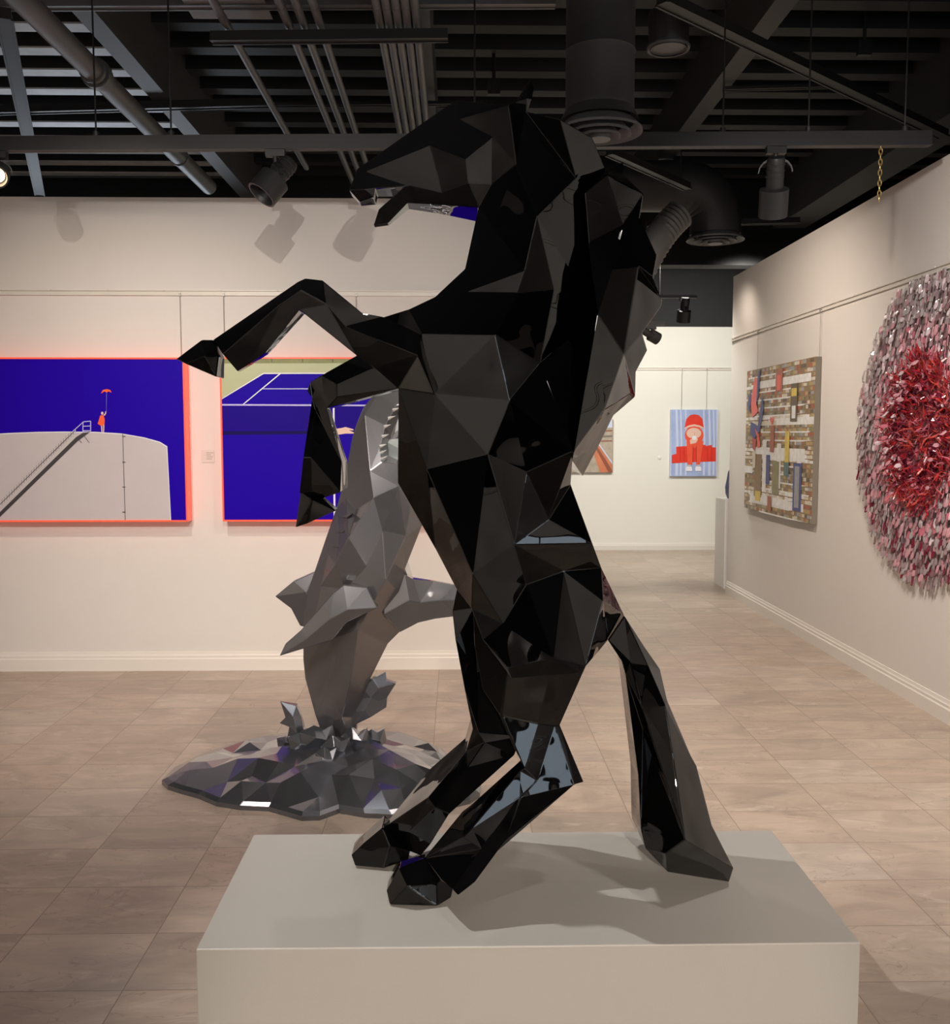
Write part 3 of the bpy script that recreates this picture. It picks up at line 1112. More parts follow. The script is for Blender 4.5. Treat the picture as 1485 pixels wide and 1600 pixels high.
def ell(cx, cy, rx, ry, n=20, a0=0, a1=2 * PI):
    return [(cx + rx * math.cos(a0 + (a1 - a0) * k / n), cy + ry * math.sin(a0 + (a1 - a0) * k / n)) for k in range(n if abs(a1 - a0 - 2 * PI) < 1e-6 else n + 1)]


def draw_cap(pr):
    pr.fill([(1049, 640), (1120, 640), (1119, 744), (1049, 744)], 'sky_blue')
    for x, wd in ((1056, 3), (1063, 2), (1071, 1.5), (1099, 2), (1107, 3), (1114, 2)):
        pr.fill([(x, 640.5), (x + wd, 640.5), (x + wd + 1.5, 690), (x + wd + 0.5, 743), (x - 0.5, 743), (x + 1, 690)], 'fold')
    pr.fill([(1050, 711), (1057, 709), (1057, 698), (1072, 697), (1103, 695), (1103, 697), (1113, 695), (1113, 699), (1119, 699), (1119, 721), (1085, 722), (1050, 724)], 'red')
    for x in (1063, 1069, 1106, 1112):
        pr.line((x, 700), (x, 720), 0.7, 'red_d')
    pr.fill(ell(1085, 680, 14.5, 15), 'scarlet')
    pr.fill(ell(1084.5, 677, 11.5, 8.5), 'skin')
    pr.line((1085.5, 676), (1085.5, 684), 0.6, 'rust')
    pr.fill([(1070, 668), (1072.5, 655), (1079, 648.5), (1085, 647.5), (1092, 648.5), (1097.5, 654), (1100, 668), (1093, 665), (1085, 663.5), (1077, 665)], 'red')
    pr.fill([(1070, 668), (1077, 664.5), (1085, 663), (1093, 664.5), (1100, 668), (1101, 670.5), (1093, 667.5), (1085, 666), (1077, 667.5), (1069, 671)], 'skin')
    pr.fill([(1073, 688), (1080, 684), (1092, 684), (1099, 690), (1098, 700), (1073, 700)], 'scarlet')
    pr.fill([(1073, 696), (1083, 694), (1082, 726), (1075, 726)], 'scarlet')
    pr.fill([(1089, 694), (1098, 696), (1094, 726), (1088, 726)], 'scarlet')
    pr.line((1083, 697), (1083, 722), 0.8, 'red_d')
    pr.line((1088.3, 697), (1088.3, 722), 0.8, 'red_d')
    pr.fill([(1078, 688), (1086, 681), (1091, 686), (1088, 692), (1079, 694)], 'skin')
    pr.fill(ell(1085, 684, 3.6, 3.4), 'white')
    for x in (1077, 1091.5):
        pr.fill([(x - 5, 736), (x - 5, 731), (x - 2, 726.5), (x + 2, 726.5), (x + 4.5, 731), (x + 4.5, 736)], 'white')
        pr.line((x - 3, 728), (x + 3, 728), 0.7, 'tank_d')


def draw_land(pr):
    pr.fill([(860, 655), (958, 655), (957, 738), (860, 738)], 'sand')
    pr.fill([(860, 655), (957, 655), (957, 668), (860, 672)], 'fold')
    pr.fill([(925, 700), (934, 693), (957, 727), (957, 738), (938, 738)], 'rust')
    pr.fill([(929, 697), (932, 694.5), (957, 735), (957, 738), (951, 738)], 'rust_d')
    pr.fill([(935, 694), (936.5, 693), (957, 722), (957, 725)], 'fold')
    for k, (y, hh) in enumerate(((674, 2), (682, 3), (690, 1.5))):
        pr.fill([(900, y), (957, y - 2), (957, y - 2 + hh), (900, y + hh)], 'canvas_side' if k % 2 else 'rust_d')


far_picture(1049, 1120, 640, 744, 'powder blue picture of a seated figure in a red cap on the far wall', draw_cap, (1066, 1105), 'cap_picture')
far_picture(860, 957.5, 655, 738, 'sand coloured picture with rusty diagonal, half behind the mane', draw_land, (), 'landscape_picture')

p = atY(1031, 715, FAR_Y)
bm = bmesh.new()
lathe(bm, p, (0, -1, 0), [(0, 0.025), (0.006, 0.025), (0.010, 0.02), (0.010, 0.008), (0.012, 0)], 16)
tag(obj('wall_cap', bm, M['plinth_white'], smooth=40), 'tiny white round cap on the far wall beside the red cap picture', 'wall plate')

# white plinth behind the wall end, and the dark blue thing on it
a = atZ(1131, 920, 0)
bm = boxbm(a.x, a.x + 0.40, a.y, a.y + 0.36, 0, 0.90)
o = bevel(obj('plinth', bm, M['plinth_white']), 0.003)
tag(o, 'narrow white plinth half hidden by the end of the cream wall', 'plinth')
bm = bmesh.new()
cx, cy = a.x + 0.20, a.y + 0.18
lathe(bm, (cx, cy, 0.90), (0, 0, 1), [(0, 0), (0, 0.125), (0.05, 0.145), (0.12, 0.15), (0.20, 0.135), (0.27, 0.125), (0.33, 0.09), (0.36, 0.04), (0.37, 0)], 9)
tag(obj('ornament', bm, M['blue_object']), 'dark blue object on the narrow white plinth, peeking past the cream wall', 'ornament')

# ================================================================== RIGHT WALL: collage
CX = RIGHT_X - 0.045
a = atX(1168, 586, CX)
b = atX(1275.5, 557, CX)
z0, z1 = atX(1275.5, 821, CX).z, b.z
y1, y0 = a.y, b.y                       # far edge, near edge
t = thing('collage_picture', 'square collage canvas of brown and white strips with red and blue shapes', 'picture', (RIGHT_X, (y0 + y1) / 2, z0))
obj('canvas', boxbm(CX, RIGHT_X - 0.004, y0, y1, z0, z1), M['canvas_side'], t)
rnd = random.Random(11)
cols = {'c_brown': (0.24, 0.15, 0.07), 'c_ochre': (0.42, 0.29, 0.12), 'c_olive': (0.24, 0.22, 0.10), 'c_cream': (0.62, 0.57, 0.47), 'c_paper': (0.86, 0.85, 0.82),
        'c_umber': (0.11, 0.075, 0.045), 'c_rust': (0.36, 0.10, 0.05), 'c_navy': (0.045, 0.06, 0.22), 'c_teal': (0.08, 0.17, 0.17), 'c_yellow': (0.66, 0.50, 0.08), 'c_grey': (0.30, 0.31, 0.33)}
for kk, vv in cols.items():
    M[kk] = mat('print_' + kk[2:], vv, 0.4, var=0.35, scale=22)


def cfn(u, v):                            # u 0..1 from far edge to near edge, v 0..1 upwards
    return Vector((CX, y1 + (y0 - y1) * u, z0 + (z1 - z0) * v))


pr = Print(cfn, (-1, 0, 0))
pr.step = 0.0002
pr.fill([(0, 0), (1, 0), (1, 1), (0, 1)], 'c_brown')
rows = 36
for r_ in range(rows):
    v0 = r_ / rows
    u = 0.0
    pale = r_ in (4, 5, 13, 14, 15, 22, 23, 31)
    pr.k = 1
    while u < 1:
        wd = rnd.uniform(0.012, 0.045)
        cs = ['c_cream', 'c_paper', 'c_paper', 'c_cream', 'c_ochre'] if pale else ['c_brown', 'c_ochre', 'c_olive', 'c_umber', 'c_cream', 'c_rust', 'c_brown', 'c_grey', 'c_ochre']
        hh = rnd.uniform(0.019, 0.026)
        pr.fill([(u, v0 + 0.002), (min(1, u + wd), v0 + 0.002), (min(1, u + wd), v0 + hh), (u, v0 + hh)], rnd.choice(cs))
        pr.k = 1
        u += wd
    pr.k = 2
    if r_ % 2 == 0:
        u0 = rnd.uniform(0, 0.3)
        pr.fill([(u0, v0 - 0.006), (u0 + rnd.uniform(0.4, 0.7), v0 - 0.006), (u0 + 0.7, v0 + 0.004), (u0, v0 + 0.004)], 'c_paper')
pr.k = 4
for q, m in (((0.2, 0.86, 0.95, 0.91), 'c_paper'), ((0.45, 0.60, 1.0, 0.645), 'c_paper'), ((0.1, 0.60, 0.5, 0.63), 'c_cream'), ((0.15, 0.37, 0.9, 0.45), 'c_paper'), ((0.1, 0.06, 0.9, 0.11), 'c_paper'),
             ((0.3, 0.14, 0.36, 0.5), 'c_paper'), ((0.52, 0.18, 0.58, 0.48), 'c_paper'), ((0.80, 0.2, 0.86, 0.45), 'c_paper'), ((0.0, 0.26, 0.14, 0.31), 'c_paper')):
    pr.k += 0.2
    pr.fill([(q[0], q[1]), (q[2], q[1]), (q[2], q[3]), (q[0], q[3])], m)
for q, m in (((0.17, 0.10, 0.29, 0.40), 'c_brown'), ((0.19, 0.07, 0.28, 0.14), 'c_yellow'), ((0.36, 0.2, 0.42, 0.40), 'c_navy'), ((0.46, 0.14, 0.56, 0.36), 'c_olive'), ((0.76, 0.06, 0.87, 0.36), 'c_navy'),
             ((0.78, 0.08, 0.84, 0.34), 'c_grey'), ((0.48, 0.82, 0.58, 0.97), 'c_rust'), ((0.50, 0.83, 0.55, 0.93), 'red'), ((0.70, 0.62, 0.79, 0.86), 'c_umber'), ((0.72, 0.64, 0.77, 0.72), 'c_paper'), ((0.71, 0.78, 0.78, 0.83), 'c_yellow'),
             ((0.64, 0.36, 0.7, 0.56), 'c_yellow'), ((0.63, 0.27, 0.70, 0.36), 'c_teal'), ((0.42, 0.42, 0.48, 0.6), 'c_rust'), ((0.14, 0.3, 0.19, 0.42), 'c_cream'), ((0.40, 0.02, 0.46, 0.12), 'c_rust')):
    pr.k += 0.2
    pr.fill([(q[0], q[1]), (q[2], q[1]), (q[2], q[3]), (q[0], q[3])], m)
pr.k += 0.3
pr.fill([(0.44, 0.6), (0.47, 0.64), (0.46, 0.66), (0.44, 0.65), (0.42, 0.66), (0.41, 0.64)], 'red')
# loose red and blue abstract sweep at the far side
for pts, m in (([(0.09, 0.78), (0.15, 0.95), (0.20, 0.92), (0.18, 0.76), (0.22, 0.70), (0.12, 0.66)], 'red'), ([(0.20, 0.98), (0.24, 1.0), (0.22, 0.82), (0.18, 0.74)], 'c_navy'),
               ([(0.10, 0.63), (0.22, 0.60), (0.28, 0.82), (0.31, 0.72), (0.25, 0.56), (0.15, 0.50), (0.09, 0.56)], 'c_navy'), ([(0.17, 0.58), (0.24, 0.54), (0.27, 0.46), (0.22, 0.44), (0.21, 0.52)], 'red'),
               ([(0.03, 0.76), (0.09, 0.86), (0.10, 0.78), (0.06, 0.70)], 'c_navy'), ([(0.13, 0.52), (0.2, 0.5), (0.18, 0.42), (0.14, 0.44)], 'red_d')):
    pr.k += 0.2
    pr.fill(pts, m)
pr.done('print', t)
for px in (1180, 1280):
    p = atX(px, 540, RIGHT_X - 0.012)
    bm = bmesh.new()
    yy = y1 - 0.18 if px == 1180 else y0 + 0.02
    tube(bm, [(RIGHT_X - 0.012, yy, z1 - 0.02), (RIGHT_X - 0.012, yy, 2.45)], 0.0022, 6)
    box(bm, RIGHT_X - 0.02, RIGHT_X - 0.004, yy - 0.006, yy + 0.006, 2.43, 2.455)
    obj('hanging_wire', bm, M['wire'], t)

# ------------------------------------------------------------------ round relief of shards
RC = Vector((RIGHT_X, 5.36, 1.565))
RR = 0.875
t = thing('shard_relief', 'round wall relief of pink and silver shards with a ruffled red ring', 'wall art', RC)
for nm, cc, rg, tr in (('s_silver', (0.40, 0.355, 0.36), 0.12, 0.25), ('s_mauve', (0.33, 0.245, 0.255), 0.25, 0.25), ('s_brown', (0.19, 0.105, 0.115), 0.16, 0.2), ('s_pink', (0.55, 0.28, 0.32), 0.25, 0.25),
                       ('s_rose', (0.52, 0.15, 0.20), 0.18, 0.2), ('s_wine', (0.15, 0.016, 0.035), 0.16, 0.15), ('s_red', (0.36, 0.018, 0.03), 0.16, 0.15), ('s_coral', (0.50, 0.06, 0.045), 0.18, 0.15), ('s_white', (0.66, 0.54, 0.58), 0.12, 0.2)):
    M[nm] = mat('shard_' + nm[2:], cc, rg, var=0.2, scale=30, trans=tr, coat=0.15)
bm = bmesh.new()
lathe(bm, RC, (-1, 0, 0), [(0.0, RR * 0.93), (0.012, RR * 0.93), (0.016, RR * 0.92), (0.016, 0)], 64)
obj('backing', bm, M['s_mauve'], t)
rnd = random.Random(5)


def petal(bm, c, ln, wd, tilt, spin, fold, mi, yaw=0.0):
    """one bent leaf-shaped shard hanging from its upper end, standing off the wall"""
    rows_ = []
    for k, (s, w_) in enumerate(((0, 0.35), (0.3, 0.9), (0.65, 1.0), (0.9, 0.55))):
        off = math.sin(tilt) * s * ln + fold * math.sin(s * PI) * 0.2 * ln
        z = -math.cos(tilt) * s * ln
        L_ = []
        for sg in (-1, 0, 1):
            y_ = sg * wd * 0.5 * w_
            o_ = off + (0.0 if sg else 0.25 * wd)
            yy = y_ * math.cos(spin) - z * math.sin(spin)
            zz = y_ * math.sin(spin) + z * math.cos(spin)
            L_.append(bm.verts.new(c + Vector((-o_ - yy * math.sin(yaw), yy * math.cos(yaw), zz))))
        rows_.append(L_)
    tip = bm.verts.new(c + Vector((-math.sin(tilt) * ln, math.cos(tilt) * ln * math.sin(spin), -math.cos(tilt) * ln * math.cos(spin))))
    for a_, b_ in zip(rows_, rows_[1:]):
        for j in range(2):
            bm.faces.new((a_[j], a_[j + 1], b_[j + 1], b_[j])).material_index = mi
    for j in range(2):
        bm.faces.new((rows_[-1][j], rows_[-1][j + 1], tip)).material_index = mi


SM = ['s_silver', 's_mauve', 's_brown', 's_pink', 's_rose', 's_wine', 's_red', 's_coral', 's_white']
SMI = [M[x] for x in SM]


def pick(rel, ang):
    up = math.sin(ang)
    if rel > 0.72:
        pool = [0, 0, 0, 1, 1, 1, 2, 3, 8] if up > -0.2 else [1, 1, 2, 3, 0, 5, 3, 1]
    elif rel > 0.5:
        pool = [3, 3, 1, 0, 4, 3, 8, 2]
    elif rel > 0.34:
        pool = [3, 4, 4, 3, 5, 8]
    else:
        pool = [5, 5, 6, 4, 2, 5]
    return rnd.choice(pool)


spots = []
zz = RR
row = 0
while zz > -RR:
    wdt = math.sqrt(max(0, RR * RR - zz * zz))
    yy = -wdt + (row % 2) * 0.017
    while yy < wdt:
        spots.append((yy + rnd.uniform(-.006, .006), zz + rnd.uniform(-.008, .008)))
        yy += 0.033
    zz -= 0.036
    row += 1
near = sorted(range(len(spots)), key=lambda i: spots[i][0] + 0.6 * abs(spots[i][1]))
# the hundred nearest shards stay separate, the rest hang as one curtain
nearset = set([i for i in near if spots[i][0] > -0.85][:100])
mass = bmesh.new()
for i, (yy, zz) in enumerate(spots):
    rel = math.hypot(yy, zz) / RR
    b_ = bmesh.new() if i in nearset else mass
    petal(b_, RC + Vector((-rnd.uniform(0.020, 0.034), yy, zz + 0.03)), rnd.uniform(0.045, 0.062), rnd.uniform(0.026, 0.034),
          rnd.uniform(0.0, 0.28), rnd.uniform(-0.16, 0.16), rnd.uniform(-0.15, 0.3), 0 if i in nearset else pick(rel, math.atan2(zz, yy)), rnd.uniform(-0.55, 0.55))
    if i in nearset:
        obj('shard', b_, SMI[pick(rel, math.atan2(zz, yy))], t, recalc=False)
o = obj('shard_curtain', mass, SMI, t, recalc=False)
o['kind'] = 'stuff'
# ruffled red ring
def strands(n, r_mean, r_sd, ln0, ln1, wd0, wd1, pool, out0, out1):
    for k in range(n):
        an = rnd.uniform(0, 2 * PI)
        rr = abs(r_mean + rnd.gauss(0, r_sd))
        base = RC + Vector((-rnd.uniform(out0, out1), math.cos(an) * rr * 0.97, math.sin(an) * rr * 1.05))
        sp = rnd.choice((1, 1, -0.6))
        d = Vector((-rnd.uniform(0.2, 0.9), math.cos(an) * sp + rnd.gauss(0, 0.6), math.sin(an) * sp + rnd.gauss(0, 0.6))).normalized()
        ln = rnd.uniform(ln0, ln1)
        s = d.cross(Vector((rnd.uniform(-1, 1), rnd.uniform(-1, 1), rnd.uniform(-1, 1)))).normalized() * rnd.uniform(wd0, wd1)
        bend = Vector((0, rnd.uniform(-1, 1), rnd.uniform(-1, 1))) * 0.25 * ln
        p0, p1, p2 = base, base + d * ln * 0.55 + bend, base + d * ln
        mi = rnd.choice(pool)
        v = [bm.verts.new(x) for x in (p0 - s, p0 + s, p1 + s * 1.2, p1 - s * 1.2, p2)]
        bm.faces.new(v[:4]).material_index = mi
        bm.faces.new((v[3], v[2], v[4])).material_index = mi


bm = bmesh.new()
strands(1500, 0.345, 0.045, 0.04, 0.10, 0.0018, 0.0045, [6, 7, 6, 7, 6, 5, 4], 0.03, 0.07)
strands(700, 0.255, 0.04, 0.03, 0.07, 0.004, 0.010, [5, 5, 5, 6, 4], 0.03, 0.06)
o = obj('ruffled_ring', bm, SMI, t, recalc=False)
o['kind'] = 'stuff'
bm = bmesh.new()                           # finer strands inside the ring, pale blossoms on it
strands(420, 0.13, 0.07, 0.04, 0.09, 0.0015, 0.004, [6, 7, 4, 7, 5], 0.025, 0.05)
for k in range(110):
    an = rnd.uniform(-1.1, 1.5) if k % 3 else rnd.uniform(0, 2 * PI)
    rr = rnd.uniform(0.22, 0.44)
    c = RC + Vector((-rnd.uniform(0.06, 0.10), math.cos(an) * rr, math.sin(an) * rr))
    petal(bm, c, rnd.uniform(0.025, 0.045), rnd.uniform(0.018, 0.03), rnd.uniform(0.1, 0.9), rnd.uniform(-1.5, 1.5), 0.3, rnd.choice([3, 3, 4, 8]), rnd.uniform(-0.7, 0.7))
o = obj('centre_tuft', bm, SMI, t, recalc=False)
o['kind'] = 'stuff'

# ================================================================== PLINTH AND HORSE
PH = 0.35
fl, fr_ = atZ(310, 1475, PH), atZ(1350, 1481, PH)
bl, br_ = atZ(400, 1298, PH), atZ(1212, 1303, PH)
x0, x1 = (fl.x + bl.x) / 2, (fr_.x + br_.x) / 2
yf, yb = (fl.y + fr_.y) / 2, (bl.y + br_.y) / 2
bm = boxbm(x0, x1, yf, yb, 0, PH)
tag(bevel(obj('plinth', bm, M['plinth']), 0.003), 'long low grey plinth under the black rearing horse', 'plinth')
print('PLINTH', x0, x1, yf, yb)

nh, fh, tt = atZ(650, 1416, PH), atZ(598, 1357, PH), atZ(1090, 1374, PH)
print('HOOF', nh, fh, tt)
HY = (nh.y + fh.y) / 2 + 0.05                     # the horse's middle plane
HS = (fh.y - nh.y) / 2                     # hind hoof half spread
horse = thing('horse_sculpture', 'glossy black faceted horse rearing on the low grey plinth', 'sculpture', (nh.x + 0.25, HY, PH))

body = bmesh.new()
V = {
    # head outline
    'nose': (558, 264, .028), 'muz': (546, 297, .030), 'lip': (562, 315, .030), 'lip2': (584, 308, .032), 'm1': (586, 294, .03), 'm2': (610, 293, .032), 'm3': (632, 291, .036),
    'j1': (592, 327, .028), 'j2': (584, 352, .016), 'j3': (607, 348, .018), 'j4': (637, 317, .036), 'jaw': (691, 320, .055), 'thr': (748, 324, .085),
    'poll': (795, 164, .035), 'fore': (716, 157, .028), 'brow0': (699, 165, .028), 'pollb': (822, 174, .03),
    # head inside
    'D': (572, 268, .046), 'C': (672, 227, .085), 'B': (728, 249, .098), 'A': (769, 215, .098), 'H': (807, 256, .112), 'G': (732, 286, .105), 'G2': (768, 288, .116),
    'Fj': (691, 301, .084), 'E': (640, 290, .062), 'Q': (716, 186, .062), 'nost': (570, 296, .05),
    # neck
    'I': (769, 354, .098), 'J': (839, 337, .118), 'K': (900, 278, .085), 'L': (947, 266, .028), 'cr1': (875, 186, .03), 'cr2': (926, 215, .03),
    'mb1': (914, 301, .075), 'mb2': (920, 380, .085), 'M': (934, 490, .11),
    'n1': (727, 420, .10), 'n2': (724, 457, .13), 'U1': (820, 422, .155), 'U2': (808, 458, .17), 'T1': (866, 452, .175),
    # chest and torso
    'c1': (680, 464, .11), 'c2': (640, 483, .11), 'c3': (598, 496, .11), 'c4': (596, 560, .11), 'c5': (623, 608, .12), 'c6': (622, 755, .09),
    'b1': (648, 800, .10), 'b2': (681, 858, .11), 'b3': (714, 921, .11), 'b4': (737, 950, .11),
    'T2': (844, 568, .225), 'T3': (774, 523, .225), 'T4': (661, 521, .19), 'T5': (679, 615, .225), 'T6': (797, 625, .262), 'T7': (762, 710, .275),
    'T11': (667, 733, .19), 'T12': (823, 738, .262), 'T13': (858, 811, .192), 'T14': (804, 851, .262), 'T8': (643, 575, .19),
    'back1': (896, 705, .17), 'back2': (892, 757, .13), 'back3': (926, 849, .13),
    'L1': (739, 897, .20), 'L2': (823, 913, .245), 'L3': (881, 892, .235), 'L4': (940, 887, .13), 'L5': (943, 939, .17), 'L6': (976, 962, .022), 'L7': (951, 1000, .03),
    'L9': (865, 1028, .225), 'L10': (786, 974, .235), 'L11': (794, 1044, .220), 'L12': (916, 1041, .17), 'cro': (800, 1060, .05), 'L8': (905, 1052, .05),
    'bl5': (755, 1000, .09),
}
OUT = ['nose', 'muz', 'lip', 'lip2', 'm1', 'm2', 'm3', 'j1', 'j2', 'j3', 'j4', 'jaw', 'thr', 'n1', 'c1', 'c2', 'c3', 'c4', 'c5', 'c6', 'b1', 'b2', 'b3', 'b4', 'bl5', 'cro', 'L8', 'L12',
       'L7', 'L6', 'L4', 'back3', 'back2', 'back1', 'M', 'mb2', 'mb1', 'L', 'cr2', 'cr1', 'pollb', 'poll', 'fore', 'brow0']
EDG = [('nose', 'D', 'C', 'B', 'A', 'Q', 'fore'), ('D', 'nost', 'm1'), ('muz', 'nost', 'lip2'), ('D', 'E', 'm3'), ('E', 'Fj', 'C'), ('Fj', 'G', 'B'), ('G', 'G2', 'A', 'H', 'G2'), ('G', 'thr'), ('Fj', 'jaw'),
       ('E', 'j4'), ('G2', 'thr'), ('A', 'poll', 'H', 'pollb', 'K', 'cr1'), ('K', 'cr2'), ('K', 'L'), ('H', 'J', 'K', 'mb1'), ('G2', 'I', 'J'), ('thr', 'I'), ('H', 'I'),
       ('J', 'U1', 'U2', 'T1', 'J'), ('J', 'M', 'T1'), ('T1', 'T2', 'M'), ('n1', 'n2', 'U2'), ('I', 'n2', 'T4'), ('K', 'mb2'),
       ('U2', 'T3', 'T2', 'T1'), ('T3', 'T4', 'c2'), ('T4', 'T8', 'T5', 'T6', 'T3'), ('T6', 'T2'), ('T6', 'T7', 'T5', 'T11', 'T7'), ('T5', 'c5', 'T11', 'c6'), ('T11', 'b2'),
       ('T6', 'T12', 'T13', 'T14', 'T7'), ('T2', 'back1', 'T12'), ('T13', 'back1'), ('T7', 'L1', 'T11'), ('L1', 'b4'), ('L1', 'T14', 'L2', 'L10', 'L1'), ('T14', 'back3'), ('T13', 'back2'),
       ('L2', 'L3', 'L4'), ('L2', 'L9', 'L3', 'L5', 'L4'), ('L5', 'L12', 'L9'), ('L5', 'L6'), ('L5', 'L7'), ('L10', 'L11', 'L9'), ('L10', 'b4'), ('L3', 'L12')]
# where each facet of the coat leans: elevation of what it mirrors
WALLV, LOWV, SKYV = -2, 7, 42
TONES = [(p[0], p[1], WALLV) for p in ((660, 255), (705, 262), (750, 262), (783, 215), (812, 205), (905, 240), (790, 310), (840, 425), (880, 420), (885, 360), (700, 542), (800, 581), (742, 658), (891, 474), (794, 720))]
TONES += [(p[0], p[1], LOWV) for p in ((781, 884), (845, 945), (907, 975), (755, 960), (800, 800))]
TONES += [(p[0], p[1], SKYV) for p in ((650, 225), (740, 205), (850, 240), (745, 400), (750, 490), (826, 555), (865, 640), (891, 840), (820, 994), (920, 905), (870, 920), (850, 838))]
shell(body, V, OUT, EDG, HY, tones=TONES)

# near and far foreleg
V = {'a': (598, 495, .03), 'b': (566, 489, .02), 'c': (504, 438, .016), 'd': (477, 435, .02), 'e': (466, 440, .02), 'f': (333, 531, .012), 'g': (371, 580, .010), 'h': (391, 568, .018), 'i': (415, 551, .018),
     'j': (468, 484, .016), 'k': (557, 555, .022), 'l': (584, 574, .03), 'm': (622, 607, .05), 'n': (679, 615, .09), 'o': (661, 560, .10), 'p': (655, 522, .09),
     'q': (440, 473, .048), 'r': (469, 453, .062), 's': (511, 476, .062), 't': (653, 555, .115), 'u': (348, 553, .03), 'v': (540, 510, .065)}
shell(body, V, ['a', 'b', 'c', 'd', 'e', 'f', 'u', 'g', 'h', 'i', 'j', 'k', 'l', 'm', 'n', 'o', 'p'],
      [('f', 'q', 'r', 's', 'v', 't'), ('e', 'r'), ('d', 'r'), ('c', 's'), ('j', 's'), ('j', 'q'), ('q', 'u'), ('q', 'h'), ('t', 'm'), ('t', 'n'), ('k', 's'), ('l', 't'), ('a', 'v')], HY, -0.125)
V = {'a': (600, 540, .03), 'b': (557, 556, .025), 'c': (503, 586, .02), 'd': (485, 597, .02), 'e': (480, 611, .015), 'e2': (488, 622, .02), 'f': (474, 715, .012), 'g': (468, 770, .012), 'h': (488, 778, .03), 'i': (503, 779, .018),
     'j': (532, 769, .012), 'k': (534, 722, .012), 'l': (511, 638, .02), 'm': (622, 607, .04), 'n': (650, 600, .06), 'o': (650, 545, .06), 'p': (527, 600, .05), 'q': (527, 620, .05), 'r': (493, 640, .045), 's': (486, 715, .04), 't': (505, 620, .045)}
shell(body, V, ['a', 'b', 'c', 'd', 'e', 'e2', 'f', 'g', 'h', 'i', 'j', 'k', 'l', 'm', 'n', 'o'],
      [('d', 'e2'), ('c', 'p', 'o'), ('p', 'q', 'l'), ('q', 'm'), ('e2', 't', 'l'), ('c', 't'), ('t', 'r', 's', 'h'), ('e2', 'r'), ('r', 'k'), ('s', 'j'), ('f', 's')], HY, 0.125, tones=[(515, 705, 40)])
# hind legs
V = {'L1': (739, 935, .03), 'L10': (786, 974, .10), 'L11': (794, 1044, .10), 'L9': (865, 1028, .10), 'L12': (916, 1041, .03), 'x1': (910, 1054, .03), 'x2': (875, 1133, .03), 'x3': (912, 1222, .012),
     'x4': (898, 1226, .068), 'x5': (840, 1219, .078), 'x6': (820, 1201, .072), 'x7': (799, 1159, .03), 'x8': (781, 1117, .03), 'x9': (755, 1078, .03), 'x10': (742, 1010, .03),
     'y1': (786, 1119, .058), 'y2': (841, 1131, .052), 'y3': (867, 1134, .049),
     'z1': (815, 1246, .02), 'z2': (738, 1294, .02), 'z3': (724, 1308, .016), 'z4': (753, 1326, .055), 'z5': (778, 1330, .02), 'z6': (742, 1379, .014), 'z7': (716, 1399, .018), 'z8': (707, 1390, .014),
     'z9': (690, 1375, .016), 'z10': (664, 1341, .014), 'w1': (800, 1285, .045), 'w2': (814, 1204, .02), 'w3': (812, 1246, .045)}
shell(body, V, ['L1', 'L10', 'L9', 'L12', 'x1', 'x2', 'x3', 'x4', 'z5', 'z6', 'z7', 'z8', 'z9', 'z10', 'z3', 'z2', 'w2', 'x6', 'x7', 'x8', 'x9', 'x10'],
      [('L10', 'L11', 'L9'), ('x8', 'y1', 'y2', 'y3', 'x2'), ('y1', 'x6'), ('x6', 'x5', 'x4', 'y3'), ('x5', 'w3', 'z4'), ('w2', 'w3'), ('z3', 'z4', 'z5'), ('z4', 'z8'), ('z4', 'z10'), ('L11', 'y1'), ('L9', 'y2')],
      HY, -HS, tones=[(826, 1080, -45), (845, 1170, 8, 13), (740, 1345, 35), (800, 1270, 35), (870, 1223, 30)])
V = {'a': (714, 921, .02), 'b': (707, 955, .02), 'c': (712, 1000, .02), 'd': (726, 1075, .02), 'e': (739, 1139, .02), 'f': (728, 1175, .02), 'g': (669, 1246, .02), 'h': (598, 1294, .025), 'i': (640, 1330, .03), 'j': (658, 1337, .018),
     'k': (673, 1319, .02), 'l': (702, 1272, .02), 'm': (804, 1180, .02), 'n': (815, 1150, .03), 'o': (860, 1040, .05), 'p': (800, 960, .06), 'q': (740, 950, .06), 's': (748, 1145, .05), 't': (757, 1160, .055),
     'u': (680, 1262, .045), 'v': (640, 1300, .04), 'w': (745, 1050, .06), 'aa': (730, 1200, .045)}
shell(body, V, ['a', 'b', 'c', 'd', 'e', 'f', 'g', 'h', 'i', 'j', 'k', 'l', 'm', 'n', 'o', 'p', 'q'],
      [('b', 'q', 'w', 's'), ('e', 's', 't', 'f'), ('t', 'm'), ('t', 'aa', 'u', 'v', 'k'), ('f', 'aa'), ('g', 'u', 'l'), ('v', 'i'), ('v', 'h'), ('w', 'o')], HY, HS, tones=[(770, 1130, 40), (700, 1262, 35)])
o = obj('body', body, M['horse'], horse)
bevel(o, 0.0032, 3, 8)

